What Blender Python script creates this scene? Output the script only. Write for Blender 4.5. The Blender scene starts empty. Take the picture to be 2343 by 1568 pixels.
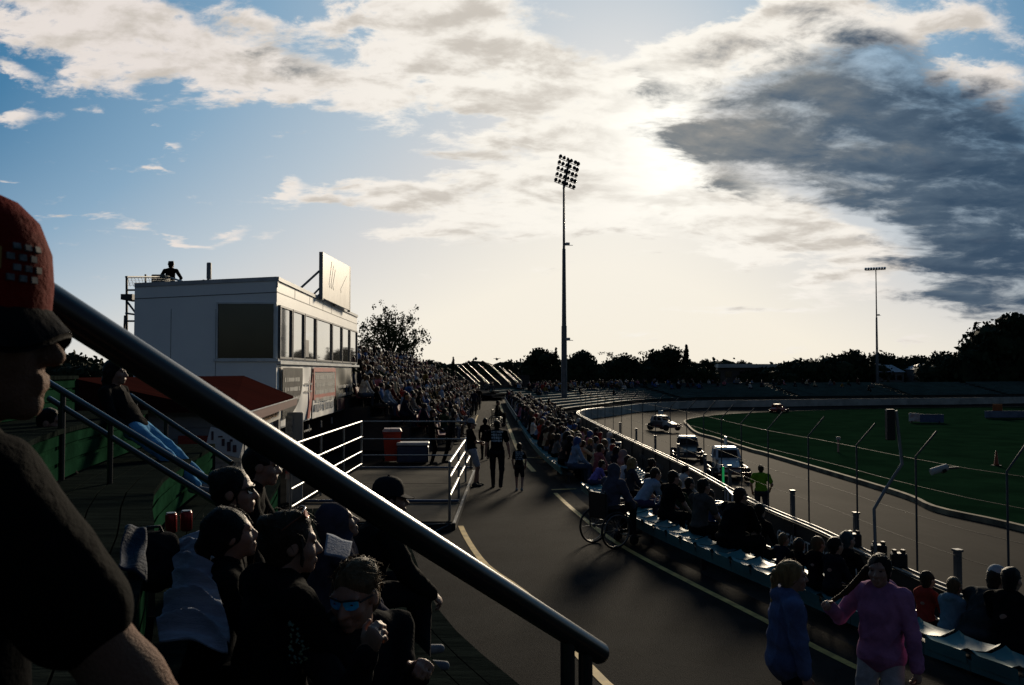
import bpy, bmesh, math, random
import numpy as np
from mathutils import Vector, Matrix, Euler
R = math.radians
SC = bpy.context.scene
# ---------------------------------------------------------------- camera
CAMZ = 2.95
PITCH = math.atan(66 / 2017)
cam_data = bpy.data.cameras.new('camera')
cam_data.sensor_width = 36
cam_data.lens = 30.99
cam_data.clip_start = 0.05
cam_data.clip_end = 3000
cam_data.dof.use_dof = True
cam_data.dof.focus_distance = 9.0
cam_data.dof.aperture_fstop = 10
cam = bpy.data.objects.new('camera', cam_data)
SC.collection.objects.link(cam)
cam.location = (0, 0, CAMZ)
cam.rotation_euler = (math.pi / 2 + PITCH, 0, 0)
SC.camera = cam
SC.render.resolution_x, SC.render.resolution_y = 1024, 685
SC.view_settings.view_transform = 'Standard'
SC.view_settings.look = 'None'
SC.view_settings.gamma = 1
SC.view_settings.exposure = 0
# ---------------------------------------------------------------- sun
SUN_AZ, SUN_EL = R(14.0), R(15.0)
sun_dir = Vector((math.sin(SUN_AZ) * math.cos(SUN_EL), math.cos(SUN_AZ) * math.cos(SUN_EL), math.sin(SUN_EL)))
sd = bpy.data.lights.new('sun', 'SUN')
sd.energy = 5.0
sd.angle = R(10)
sd.color = (1, .84, .62)
so = bpy.data.objects.new('sun', sd)
SC.collection.objects.link(so)
so.rotation_euler = sun_dir.to_track_quat('Z', 'Y').to_euler()
# ---------------------------------------------------------------- sky with clouds (world)
class NT:
    def __init__(s, tree):
        s.t = tree
    def node(s, typ, ins=None, **kw):
        n = s.t.nodes.new(typ)
        for k, v in kw.items():
            setattr(n, k, v)
        if ins:
            for k, v in ins.items():
                s.put(n.inputs[k], v)
        return n
    def put(s, sock, v):
        if isinstance(v, bpy.types.NodeSocket):
            s.t.links.new(v, sock)
        else:
            sock.default_value = v
    def m(s, op, a, b=None, c=None, clamp=False):
        n = s.t.nodes.new('ShaderNodeMath'); n.operation = op; n.use_clamp = clamp
        for i, v in enumerate((a, b, c)):
            if v is not None:
                s.put(n.inputs[i], v)
        return n.outputs[0]
    def vm(s, op, a, b=None, out=0):
        n = s.t.nodes.new('ShaderNodeVectorMath'); n.operation = op
        s.put(n.inputs[0], a)
        if b is not None:
            s.put(n.inputs[1], b)
        return n.outputs['Value'] if out else n.outputs[0]
    def sm(s, v, a, b, lo=0.0, hi=1.0):
        n = s.t.nodes.new('ShaderNodeMapRange'); n.interpolation_type = 'SMOOTHSTEP'
        for i, x in enumerate((v, a, b, lo, hi)):
            s.put(n.inputs[i], x)
        return n.outputs[0]
    def mix(s, f, a, b, typ='MIX'):
        n = s.t.nodes.new('ShaderNodeMix'); n.data_type = 'RGBA'; n.blend_type = typ
        s.put(n.inputs[0], f)
        for i, v in ((6, a), (7, b)):
            s.put(n.inputs[i], v if isinstance(v, bpy.types.NodeSocket) else (*v[:3], 1))
        return n.outputs[2]
    def noise(s, vec, scale, detail=4, rough=.55, dist=0.0, lac=2.0):
        n = s.node('ShaderNodeTexNoise', {'Vector': vec, 'Scale': scale, 'Detail': detail, 'Roughness': rough, 'Distortion': dist, 'Lacunarity': lac})
        return n.outputs[0]
    def ramp(s, f, stops):
        n = s.t.nodes.new('ShaderNodeValToRGB'); s.put(n.inputs[0], f)
        e = n.color_ramp.elements
        while len(e) < len(stops):
            e.new(.5)
        for el, (p, c) in zip(e, stops):
            el.position = p; el.color = (*c[:3], 1)
        return n.outputs[0]

def build_world():
    w = bpy.data.worlds.new('World'); SC.world = w; w.use_nodes = True
    t = NT(w.node_tree); w.node_tree.nodes.clear()
    d = t.node('ShaderNodeTexCoord').outputs['Generated']
    cp, sp = math.cos(PITCH), math.sin(PITCH)
    sx = t.node('ShaderNodeSeparateXYZ', {0: d})
    fy = t.vm('DOT_PRODUCT', d, (0, cp, sp), out=1)
    fz = t.vm('DOT_PRODUCT', d, (0, -sp, cp), out=1)
    fyc = t.m('MAXIMUM', fy, .08)
    U = t.m('MULTIPLY_ADD', t.m('DIVIDE', sx.outputs[0], fyc), 2.017, 1.1715)
    V = t.m('MULTIPLY_ADD', t.m('DIVIDE', fz, fyc), -2.017, .784)
    # cloud texture coordinates: directions on a frontal chart, stretched along the drift of the clouds
    Vs = t.m('MULTIPLY_ADD', t.m('POWER', t.m('MAXIMUM', V, 0.0), 2), .9, t.m('MULTIPLY', V, 1.1))
    P = t.node('ShaderNodeCombineXYZ', {0: U, 1: Vs, 2: 0.0}).outputs[0]
    Pr = t.node('ShaderNodeMapping', {'Vector': P, 'Rotation': (0, 0, R(-17)), 'Scale': (1.0, 1.75, 1)}).outputs[0]
    n1 = t.noise(Pr, 5.5, 10, .62, .25)
    n1b = t.noise(t.vm('ADD', Pr, (.035, .05, 0)), 5.5, 5, .58, .25)
    n2 = t.noise(Pr, 19.0, 8, .68, .35)
    n3 = t.noise(Pr, 2.6, 5, .55, .2)
    wob = t.m('SUBTRACT', n1, .5); wob2 = t.m('SUBTRACT', n3, .5)
    Uw = t.m('MULTIPLY_ADD', wob, .22, U); Vw = t.m('MULTIPLY_ADD', wob2, .16, V)
    UV = t.node('ShaderNodeCombineXYZ', {0: Uw, 1: Vw, 2: 0.0}).outputs[0]
    def field(blobs):
        acc = None
        for cx, cy, rx, ry, ang, wt in blobs:
            mp = t.node('ShaderNodeMapping', {'Vector': UV, 'Location': (cx / 1000, cy / 1000, 0), 'Rotation': (0, 0, R(ang)), 'Scale': (rx / 1000, ry / 1000, 1)}, vector_type='TEXTURE').outputs[0]
            r2 = t.vm('DOT_PRODUCT', mp, mp, out=1)
            g = t.m('EXPONENT', t.m('MULTIPLY', r2, -1))
            acc = t.m('MULTIPLY', g, wt) if acc is None else t.m('MULTIPLY_ADD', g, wt, acc)
        return acc
    CL = field([
        (120, 40, 230, 75, 5, 1.0), (300, 95, 230, 85, 18, 1.0), (560, 160, 240, 55, 14, 1.0), (790, 200, 170, 50, 14, 1.0),
        (170, 170, 130, 45, 15, .7), (20, 165, 70, 22, 22, .8), (380, 40, 80, 35, 35, .5), (45, 262, 50, 20, -8, .85),
        (930, 60, 210, 90, 5, .9), (1040, 130, 220, 90, 20, 1.0), (1170, 220, 190, 90, 22, 1.0), (1290, 320, 190, 60, 25, .9),
        (1090, 20, 150, 40, 0, .7), (605, 72, 40, 20, 25, .6), (690, 60, 60, 30, 0, .55),
        (1350, 215, 150, 110, 0, 1.0), (1480, 300, 200, 110, 0, 1.0), (1560, 150, 130, 80, -15, .9),
        (1640, 110, 140, 55, -18, .8), (1790, 70, 170, 70, -15, 1.0), (2000, 50, 240, 70, 5, 1.0), (2230, 60, 90, 50, 20, .6), (2270, 190, 120, 55, 5, .9),
        (1080, 400, 120, 45, 15, .75), (900, 440, 140, 38, 6, .95), (1060, 500, 220, 50, 10, 1.0), (1010, 545, 150, 22, 8, .6), (760, 465, 60, 14, 8, .7),
        (1250, 440, 150, 60, 15, .8), (1500, 420, 280, 70, 10, .9), (1700, 500, 260, 60, 12, 1.0), (1900, 570, 200, 50, 14, 1.0), (1500, 540, 180, 26, 6, .6),
        (1920, 640, 150, 26, -10, .8), (1680, 705, 190, 20, 2, .75), (1850, 700, 120, 16, -8, .6),
        (660, 424, 42, 17, 8, .85), (390, 331, 36, 11, 10, .75), (385, 391, 26, 6, 10, .6), (468, 420, 24, 8, 5, .4), (355, 280, 14, 20, 0, .5),
        (525, 518, 60, 14, -12, .75), (410, 527, 90, 8, 10, .8), (230, 518, 110, 7, 0, .7), (20, 405, 40, 5, 10, .6),
        (2080, 790, 160, 9, -3, .55), (1000, 780, 260, 6, 0, .25),
    ])
    DK = field([
        (1980, 90, 170, 50, 20, .55), (1900, 190, 220, 70, 15, .8), (1780, 300, 220, 80, 8, .95), (1990, 320, 330, 110, 8, 1.1),
        (2220, 330, 220, 110, 5, 1.0), (2080, 440, 300, 70, 10, 1.0), (2280, 490, 200, 70, 8, 1.1), (1680, 420, 70, 25, 35, .5), (1610, 330, 80, 40, 0, .6),
        (2240, 590, 190, 45, 4, .95), (2330, 650, 150, 70, 0, 1.0), (2190, 650, 160, 50, 10, .55), (1500, 190, 70, 22, 32, .28),
        (680, 145, 110, 28, 8, .6), (450, 110, 160, 20, 20, .12), (2320, 760, 150, 50, 0, .35),
    ])
    edge = t.m('ADD', t.m('MULTIPLY', wob, 2.9), t.m('MULTIPLY', t.m('SUBTRACT', n2, .5), .75))
    dens = t.sm(t.m('ADD', t.m('MINIMUM', CL, 1.15), edge), .30, .92)
    dkd = t.sm(t.m('ADD', t.m('MINIMUM', DK, 1.0), t.m('ADD', t.m('MULTIPLY', wob, 2.5), t.m('MULTIPLY', t.m('SUBTRACT', n2, .5), .3))), .10, 1.05)
    dkd = t.m('MULTIPLY', dkd, t.sm(DK, .10, .38))
    # clear sky
    dsun = t.m('SQRT', t.m('ADD', t.m('POWER', t.m('SUBTRACT', U, 1.46), 2), t.m('POWER', t.m('SUBTRACT', V, .31), 2)))
    Vc = t.m('MINIMUM', t.m('MAXIMUM', V, 0), .95)
    tt = t.m('MULTIPLY_ADD', t.m('POWER', Vc, 2), 1.0, t.m('MULTIPLY_ADD', dsun, -.60, .84))
    tt = t.m('ADD', tt, t.m('MULTIPLY', t.sm(U, 1.0, 2.3), -.12))
    base = t.ramp(tt, [(0, (.062, .205, .375)), (.3, (.23, .385, .54)), (.55, (.47, .56, .64)), (.75, (.68, .68, .68)), (1, (.93, .875, .77))])
    glow = t.m('EXPONENT', t.m('MULTIPLY', t.m('POWER', dsun, 2), -14.0))
    hz = t.m('EXPONENT', t.m('MULTIPLY', t.m('MAXIMUM', sx.outputs[2], 0), -16.0))
    base = t.mix(t.m('MULTIPLY', hz, .55), base, (.92, .83, .66))
    base = t.mix(t.m('MULTIPLY', glow, .4), base, (1.0, .98, .93))
    # clouds
    far = t.sm(dsun, .2, 1.2)
    lit = t.mix(far, (.98, .935, .85), (.80, .735, .69))
    rel = t.m('ADD', t.m('MULTIPLY', t.m('SUBTRACT', n1, n1b), 1.6), t.m('MULTIPLY', wob2, .9))
    soft = t.sm(t.m('ADD', t.m('MULTIPLY', t.m('MINIMUM', CL, 1.3), .22), rel), .10, .62)
    soft = t.m('MULTIPLY', soft, t.m('SUBTRACT', .85, t.m('MULTIPLY', glow, .25)))
    lit = t.mix(soft, lit, (.54, .495, .44))
    ds2 = t.m('ADD', t.m('POWER', t.m('SUBTRACT', Uw, 1.53), 2), t.m('MULTIPLY', t.m('POWER', t.m('SUBTRACT', Vw, .32), 2), .7))
    burn = t.m('EXPONENT', t.m('MULTIPLY', ds2, -75.0))
    lit = t.mix(t.m('MULTIPLY', burn, .85), lit, (1.25, 1.22, 1.12))
    dcol = t.ramp(t.m('ADD', t.m('MULTIPLY', t.sm(U, 1.5, 2.45), .62), t.m('MULTIPLY_ADD', rel, .55, .22)), [(0, (.36, .335, .30)), (.3, (.185, .205, .22)), (.6, (.075, .115, .165)), (.9, (.030, .062, .11))])
    col = t.mix(dens, base, lit)
    col = t.mix(t.m('MULTIPLY', dkd, .97), col, dcol)
    # everything behind the photographer: physical sky, thin broken cloud
    sky = t.node('ShaderNodeTexSky', sky_type='NISHITA', sun_disc=False, sun_elevation=SUN_EL, sun_rotation=SUN_AZ, air_density=1.0, dust_density=1.5).outputs[0]
    nis = t.mix(1.0, sky, (.032, .036, .045), 'MULTIPLY')
    rear = t.mix(t.m('MULTIPLY', t.sm(n3, .5, .7), .5), nis, (.065, .075, .095))
    front = t.sm(fy, .22, .5)
    col = t.mix(front, rear, col)
    low = t.sm(sx.outputs[2], -.02, 0.0)
    col = t.mix(low, (.02, .02, .018), col)
    bg = t.node('ShaderNodeBackground', {'Color': col, 'Strength': 1.0})
    out = t.node('ShaderNodeOutputWorld', {'Surface': bg.outputs[0]})
build_world()
# ---------------------------------------------------------------- helpers
RNG = random.Random(7)
COL = SC.collection
def ray(px, py):
    cp, sp = math.cos(PITCH), math.sin(PITCH)
    a, b = (px - 1171.5) / 2017, (784 - py) / 2017
    return Vector((a, cp - b * sp, sp + b * cp))
def at(px, py, Y):
    d = ray(px, py); return Vector((0, 0, CAMZ)) + d * (Y / d.y)
def gnd(px, py, z=0.0):
    d = ray(px, py); return Vector((0, 0, CAMZ)) + d * ((z - CAMZ) / d.z)
def tag(o, label=None, cat=None, group=None, kind=None):
    if label: o['label'] = label
    if cat: o['category'] = cat
    if group: o['group'] = group
    if kind: o['kind'] = kind
    return o
def empty(name, loc=(0, 0, 0), rz=0.0, label=None, cat=None, group=None):
    o = bpy.data.objects.new(name, None); COL.objects.link(o)
    o.location = loc; o.rotation_euler = (0, 0, rz); o.empty_display_size = .1
    return tag(o, label, cat, group)
MATS = {}
def mat(name, c, c2=None, scale=3.0, rough=.6, metal=0.0, bump=0.0, bscale=None, spec=None, emit=None, estr=1.0, aniso=(1, 1, 1), coord='Object', coat=0.0, detail=5):
    if name in MATS: return MATS[name]
    m = bpy.data.materials.new(name); m.use_nodes = True
    t = NT(m.node_tree); b = m.node_tree.nodes['Principled BSDF']
    b.inputs['Roughness'].default_value = rough; b.inputs['Metallic'].default_value = metal
    b.inputs['Specular IOR Level'].default_value = .2 if spec is None else spec
    if coat: b.inputs['Coat Weight'].default_value = coat
    co = t.node('ShaderNodeTexCoord').outputs[coord]
    co = t.node('ShaderNodeMapping', {'Vector': co, 'Scale': aniso}).outputs[0]
    if c2 is None: c2 = tuple(x * .72 for x in c)
    n = t.noise(co, scale, detail, .6)
    t.put(b.inputs['Base Color'], t.mix(t.sm(n, .32, .68), c, c2))
    if bump:
        nb = t.noise(co, bscale or scale * 4, 4, .6)
        bn = t.node('ShaderNodeBump', {'Height': nb, 'Strength': bump, 'Distance': .02})
        t.put(b.inputs['Normal'], bn.outputs[0])
    if emit:
        b.inputs['Emission Color'].default_value = (*emit, 1); b.inputs['Emission Strength'].default_value = estr
    MATS[name] = m
    return m
class MB:
    """collects shapes and links them as ONE mesh object"""
    def __init__(s): s.v, s.f, s.mi, s.sm = [], [], [], []
    def add(s, vs, fs, mi=0, smooth=False, M=None):
        o = len(s.v)
        s.v += [tuple(M @ Vector(v)) if M is not None else tuple(v) for v in vs]
        for f in fs:
            s.f.append(tuple(i + o for i in f)); s.mi.append(mi); s.sm.append(smooth)
        return s
    def box(s, c, size, rot=None, mi=0, M=None, bev=0.0):
        x, y, z = size[0] / 2, size[1] / 2, size[2] / 2
        T = Matrix.Translation(c)
        if rot is not None: T = T @ (rot if isinstance(rot, Matrix) else Euler(rot).to_matrix().to_4x4())
        if M is not None: T = M @ T
        if bev:
            vs, fs = [], []
            b = min(bev, x * .9, y * .9, z * .9)
            ring = lambda zz, i: [(-x + i, -y + b + i * 0, zz), (-x + b, -y + i, zz), (x - b, -y + i, zz), (x - i, -y + b, zz), (x - i, y - b, zz), (x - b, y - i, zz), (-x + b, y - i, zz), (-x + i, y - b, zz)]
            for zz, i in ((-z, b * .7), (-z + b, 0), (z - b, 0), (z, b * .7)): vs += ring(zz, i)
            for k in range(3):
                for j in range(8): fs.append((k * 8 + j, k * 8 + (j + 1) % 8, k * 8 + 8 + (j + 1) % 8, k * 8 + 8 + j))
            fs.append(tuple(range(7, -1, -1))); fs.append(tuple(range(24, 32)))
            return s.add(vs, fs, mi, False, T)
        vs = [(-x, -y, -z), (x, -y, -z), (x, y, -z), (-x, y, -z), (-x, -y, z), (x, -y, z), (x, y, z), (-x, y, z)]
        return s.add(vs, [(0, 3, 2, 1), (4, 5, 6, 7), (0, 1, 5, 4), (1, 2, 6, 5), (2, 3, 7, 6), (3, 0, 4, 7)], mi, False, T)
    def tube(s, pts, r, n=8, mi=0, cap=True, smooth=True, M=None):
        pts = [Vector(p) for p in pts]; rs = r if isinstance(r, (list, tuple)) else [r] * len(pts)
        vs, fs = [], []
        up = None
        for i, p in enumerate(pts):
            a = pts[max(i - 1, 0)]; b = pts[min(i + 1, len(pts) - 1)]
            d = (b - a).normalized()
            if up is None: up = Vector((0, 0, 1)) if abs(d.z) < .9 else Vector((1, 0, 0))
            x = d.cross(up).normalized(); y = x.cross(d).normalized(); up = y
            for k in range(n):
                an = 2 * math.pi * k / n
                vs.append(p + (x * math.cos(an) + y * math.sin(an)) * rs[i])
        for i in range(len(pts) - 1):
            for k in range(n): fs.append((i * n + k, i * n + (k + 1) % n, (i + 1) * n + (k + 1) % n, (i + 1) * n + k))
        s.add(vs, fs, mi, smooth, M)
        if cap:
            L = len(pts) - 1
            s.add([vs[k] for k in range(n)] + [vs[L * n + k] for k in range(n)], [tuple(range(n)), tuple(range(2 * n - 1, n - 1, -1))], mi, False, M)
        return s
    def bar(s, a, b, w, h, mi=0, M=None):
        a, b = Vector(a), Vector(b); d = b - a
        q = d.to_track_quat('Y', 'Z').to_matrix().to_4x4()
        T = Matrix.Translation((a + b) / 2) @ q
        return s.box((0, 0, 0), (w, d.length, h), None, mi, (M @ T) if M is not None else T)
    def lathe(s, prof, n=16, mi=0, M=None, smooth=True):
        vs, fs = [], []
        for r, z in prof:
            for k in range(n):
                a = 2 * math.pi * k / n; vs.append((r * math.cos(a), r * math.sin(a), z))
        for i in range(len(prof) - 1):
            for k in range(n): fs.append((i * n + k, i * n + (k + 1) % n, (i + 1) * n + (k + 1) % n, (i + 1) * n + k))
        fs.append(tuple(range(n - 1, -1, -1))); fs.append(tuple(range((len(prof) - 1) * n, len(prof) * n)))
        return s.add(vs, fs, mi, smooth, M)
    def prism(s, outline, h, M=None, mi=0):
        n = len(outline)
        vs = [(x, y, 0) for x, y in outline] + [(x, y, h) for x, y in outline]
        fs = [tuple(range(n - 1, -1, -1)), tuple(range(n, 2 * n))] + [(i, (i + 1) % n, n + (i + 1) % n, n + i) for i in range(n)]
        return s.add(vs, fs, mi, False, M)
    def strip(s, A, B, mi=0):
        n = len(A)
        return s.add(list(A) + list(B), [(i, i + 1, n + i + 1, n + i) for i in range(n - 1)], mi)
    def mesh(s, name, mats):
        me = bpy.data.meshes.new(name); me.from_pydata(s.v, [], s.f)
        for m in (mats if isinstance(mats, (list, tuple)) else [mats]): me.materials.append(m)
        me.polygons.foreach_set('material_index', s.mi); me.polygons.foreach_set('use_smooth', s.sm)
        me.update(); return me
    def build(s, name, mats, parent=None, loc=None, label=None, cat=None, group=None, kind=None):
        o = bpy.data.objects.new(name, s.mesh(name, mats)); COL.objects.link(o)
        if parent is not None: o.parent = parent
        if loc is not None: o.location = loc
        return tag(o, label, cat, group, kind)
def spline(pts, n):
    """Catmull-Rom resample of points to n points of even spacing"""
    P = [Vector(p) for p in pts]; P = [P[0] * 2 - P[1]] + P + [P[-1] * 2 - P[-2]]
    out = []
    for i in range(1, len(P) - 2):
        for k in range(24):
            t = k / 24
            a, b, c, d = P[i - 1:i + 3]
            out.append(.5 * ((2 * b) + (c - a) * t + (2 * a - 5 * b + 4 * c - d) * t * t + (3 * b - a - 3 * c + d) * t ** 3))
    out.append(P[-2])
    L = [0.0]
    for a, b in zip(out, out[1:]): L.append(L[-1] + (b - a).length)
    res, j = [], 0
    for k in range(n):
        s = L[-1] * k / (n - 1)
        while j < len(L) - 2 and L[j + 1] < s: j += 1
        u = (s - L[j]) / max(L[j + 1] - L[j], 1e-9)
        res.append(out[j].lerp(out[j + 1], min(max(u, 0), 1)))
    return res
def offs(pts, d):
    """offset a plan polyline to its right (looking along it) by d"""
    out = []
    for i, p in enumerate(pts):
        t = (pts[min(i + 1, len(pts) - 1)] - pts[max(i - 1, 0)]); t.z = 0; t.normalize()
        out.append(p + Vector((t.y, -t.x, 0)) * d)
    return out
def zat(pts, z): return [Vector((p.x, p.y, z)) for p in pts]
def by_y(pts, Y):
    for a, b in zip(pts, pts[1:]):
        if (a.y - Y) * (b.y - Y) <= 0 and a.y != b.y:
            u = (Y - a.y) / (b.y - a.y); p = a.lerp(b, u); t = (b - a).normalized(); return p, (t if t.y > 0 else -t)
    p = min(pts, key=lambda q: abs(q.y - Y)); return p, Vector((0, 1, 0))
def copy_tree(o, parent=None):
    c = o.copy(); COL.objects.link(c)
    if parent is not None: c.parent = parent
    for ch in list(o.children): copy_tree(ch, c)
    return c
def text_mesh(name, s, size, m, M, parent, depth=.006, label=None):
    cu = bpy.data.curves.new(name, 'FONT'); cu.body = s; cu.size = size; cu.extrude = depth; cu.align_x = 'CENTER'; cu.align_y = 'CENTER'
    tmp = bpy.data.objects.new(name, cu); COL.objects.link(tmp)
    dg = bpy.context.evaluated_depsgraph_get(); dg.update()
    me = bpy.data.meshes.new_from_object(tmp.evaluated_get(dg))
    bpy.data.objects.remove(tmp); me.materials.clear(); me.materials.append(m); me.transform(M)
    o = bpy.data.objects.new(name, me); COL.objects.link(o); o.parent = parent
    return o
def frame(o, x, y):
    """matrix with origin o, x and y axes given, z = x cross y"""
    x = Vector(x).normalized(); y = Vector(y).normalized(); z = x.cross(y)
    M = Matrix.Identity(4)
    for i in range(3): M[i][0], M[i][1], M[i][2], M[i][3] = x[i], y[i], z[i], o[i]
    return M
# ---------------------------------------------------------------- materials
asphalt = mat('asphalt', (.018, .0178, .0174), (.012, .0118, .0115), 1.1, .93, bump=.5, bscale=60, spec=.014)
def wear(m):
    t = NT(m.node_tree); b = m.node_tree.nodes['Principled BSDF']; src = b.inputs['Base Color'].links[0].from_socket
    co = t.node('ShaderNodeTexCoord').outputs['Object']; wb = t.node('ShaderNodeTexNoise', {'Vector': co, 'Scale': 1.2, 'Detail': 4.0}).outputs[1]
    v = t.node('ShaderNodeTexVoronoi', {'Vector': t.vm('ADD', co, t.vm('MULTIPLY', wb, (.8, .8, .8))), 'Scale': .30}, feature='DISTANCE_TO_EDGE').outputs[0]
    c = t.mix(t.m('MULTIPLY', t.sm(v, .006, .0), .4), src, (.004, .004, .004))
    c = t.mix(t.m('MULTIPLY', t.sm(t.noise(co, .35, 3), .56, .60), .45), c, (.022, .0215, .021))
    c = t.mix(t.m('MULTIPLY', t.sm(t.noise(co, 2.6, 2), .66, .72), .5), c, (.005, .005, .005))
    t.put(b.inputs['Base Color'], c)
wear(asphalt)
concrete = mat('concrete', (.06, .057, .053), (.034, .033, .031), .9, .95, bump=.3, bscale=20, spec=.0)
pale_concrete = mat('pale_concrete', (.30, .30, .27), (.19, .19, .175), .5, .85, spec=.2)
dirt = mat('dirt', (.030, .026, .022), (.016, .014, .0125), .16, .9, bump=.9, bscale=2.2, spec=.008, aniso=(1, .35, 1), detail=8)
grass_m = mat('grass', (.0065, .021, .0105), (.004, .013, .007), .35, .95, bump=.6, bscale=14, spec=.0, detail=8)
yellow = mat('line_paint', (.50, .34, .10), (.26, .18, .06), 5, .7, spec=.1)
white_panel = mat('white_panel', (.72, .71, .68), (.66, .65, .63), .6, .5, spec=.3)
dark_trim = mat('dark_trim', (.03, .03, .032), None, 2, .45)
steel = mat('galvanised', (.20, .205, .21), (.13, .135, .14), 5, .42, metal=.8)
black_pipe = mat('black_pipe', (.013, .013, .015), (.008, .008, .009), 3, .28, spec=.55)
black = mat('black_paint', (.012, .012, .013), None, 3, .5)
seat_teal = mat('seat_teal', (.035, .13, .135), (.022, .085, .092), 1.5, .5, spec=.28)
seat_far = mat('seat_green', (.045, .085, .08), (.03, .056, .053), .6, .65, spec=.15)
seat_pink = mat('seat_pink', (.20, .055, .055), (.13, .032, .036), 1.5, .55, spec=.25)
timber = mat('weathered_timber', (.012, .016, .014), (.006, .008, .0075), 2.0, .8, bump=.5, bscale=10, aniso=(1, 8, 1), spec=.0)
green_timber = mat('green_timber', (.009, .034, .018), (.005, .018, .010), 2.5, .8, bump=.4, bscale=9, spec=.0)
# ---------------------------------------------------------------- plan curves
Lp = spline([gnd(*p) for p in ((1118, 905), (1098, 940), (1080, 985), (1066, 1030), (1050, 1100), (1045, 1175), (1100, 1280), (1210, 1365), (1390, 1568))] + [(1.75, 6.2, 0), (2.7, 3.6, 0), (3.9, 1.0, 0), (5.6, -2, 0), (7.5, -5, 0)], 160)[::-1]
Rp = spline([gnd(*p) for p in ((1136, 905), (1149, 940), (1165, 980), (1192, 1042), (1262, 1120), (1340, 1190), (1440, 1260), (1740, 1415), (1975, 1535))] + [(4.35, 6.6, 0), (5.3, 4.0, 0), (6.6, 1.2, 0), (8.4, -2, 0), (10.4, -5, 0)], 200)[::-1]
def wpt(px, py, z): return gnd(px, py, z)
Wp = spline([(14.5, -4, -.8), (12.0, 1.5, -.8), (9.9, 7, -.8)] + [wpt(*p) for p in ((2331, 1408, -.8), (2049, 1299, -.8), (1880, 1218, -.8), (1779, 1176, -.8), (1698, 1138, -.8), (1561, 1063, -.8), (1417, 996, -.8), (1340, 958, -.82), (1322, 945, -.85), (1345, 937, -.9), (1412, 930, -1.0), (1484, 922, -1.1), (1604, 917, -1.2), (1758, 915, -1.2), (2000, 912, -1.2), (2343, 908, -1.2))] + [(150, 178, -1.2), (205, 168, -1.2)], 420)
Ip = spline([(24, -12, -2.8), (20.5, 12, -2.8), (19.4, 22, -2.8)] + [gnd(*p, -2.8) for p in ((2331, 1214), (2141, 1171), (2041, 1130), (1757, 1044), (1726, 1036), (1679, 1021), (1635, 1006), (1596, 995), (1576, 979))] + [(20.2, 102, -2.75), (26.5, 113, -2.7), (37, 122, -2.6), (56, 133, -2.6), (84, 140, -2.6), (120, 143, -2.6), (190, 136, -2.6)], 300)
# ---------------------------------------------------------------- ground
MB().add([(-1500, -60, -3.4), (1500, -60, -3.4), (1500, 2600, -3.4), (-1500, 2600, -3.4)], [(0, 1, 2, 3)]).build('ground', mat('far_ground', (.03, .042, .02), (.045, .04, .028), .02, .95, spec=.1), kind='structure')
b = MB(); n = len(Wp); NI = spline(Ip, n)
# walkway slab
b = MB(); lp2 = spline(Lp, 200)
b.strip(zat(offs(Rp, .42), 0), zat(offs(lp2, -2.4), 0))
b.build('walkway', asphalt, kind='structure')
# ground under the left stands and the tower
b = MB(); q = zat(offs(lp2, -2.3), -.004)
b.strip(q, [Vector((-60, p.y, -.004)) for p in q])
b.add([(-60, 95, -.02), (-60, 700, -.02), (-2, 700, -.02), (1.5, 110, -.02), (-1.5, 95, -.02)], [(0, 4, 3, 2, 1)])
b.build('forecourt', mat('forecourt', (.016, .0158, .0155), (.01, .0099, .0098), .7, .95, bump=.3, bscale=30, spec=.0), kind='structure')
def line(path, w, a, bb, z=.005, name='yellow_line', lab=''):
    p = [q for q in path if bb <= q.y <= a]
    pts = []
    for q in p: pts.append(q)
    return MB().strip(zat(offs(pts, -w / 2), z), zat(offs(pts, w / 2), z)).build(name, yellow, kind='structure')
line(Rp, .10, 22.0, -3); line(Rp, .15, 98, 26); line(lp2, .10, 17.0, -2); line(lp2, .09, 60, 33)
for (x0, y0, x1, y1) in ((1262, 1121, 1318, 1119), (1195, 1046, 1250, 1050)):
    a, c = gnd(x0, y0), gnd(x1, y1); t = (c - a).normalized(); s = Vector((-t.y, t.x, 0)) * .05
    MB().add([a - s, c - s, c + s, a + s], [(0, 1, 2, 3)]).build('yellow_line', yellow, kind='structure').location.z = .005
# race track, banked between the wall and the infield
b = MB(); NB = 8
Wb = []
for p in Wp:
    Wb.append(Vector((p.x, p.y, p.z - 1.0)))
rows = [[a.lerp(c, (k / NB)) - Vector((0, 0, .25 * math.sin(math.pi * k / NB))) for a, c in zip(Wb, NI)] for k in range(NB + 1)]
for k in range(NB): b.strip(rows[k], rows[k + 1])
for i in range(len(b.sm)): b.sm[i] = True
b.build('race_track', dirt, kind='structure')
kerb = MB(); ko = offs(Ip, .10); ki = offs(Ip, -.08)
for A, B in ((zat(ki, -2.9), zat(ki, -2.58)), (zat(ki, -2.58), zat(ko, -2.57)), (zat(ko, -2.57), zat(ko, -2.9))): kerb.strip(A, B)
kerb.build('infield_kerb', mat('kerb_paint', (.24, .20, .13), (.07, .06, .045), .8, .85, spec=.05), kind='structure')
b = MB(); q = zat(offs(Ip, .17), -2.62)
mid = Vector((95, 60, -2.62))
b.add(q + [Vector((260, 120, -2.62)), Vector((260, -40, -2.62))], [tuple(range(len(q) + 2))])
b.build('infield_grass', grass_m, kind='structure')
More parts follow.
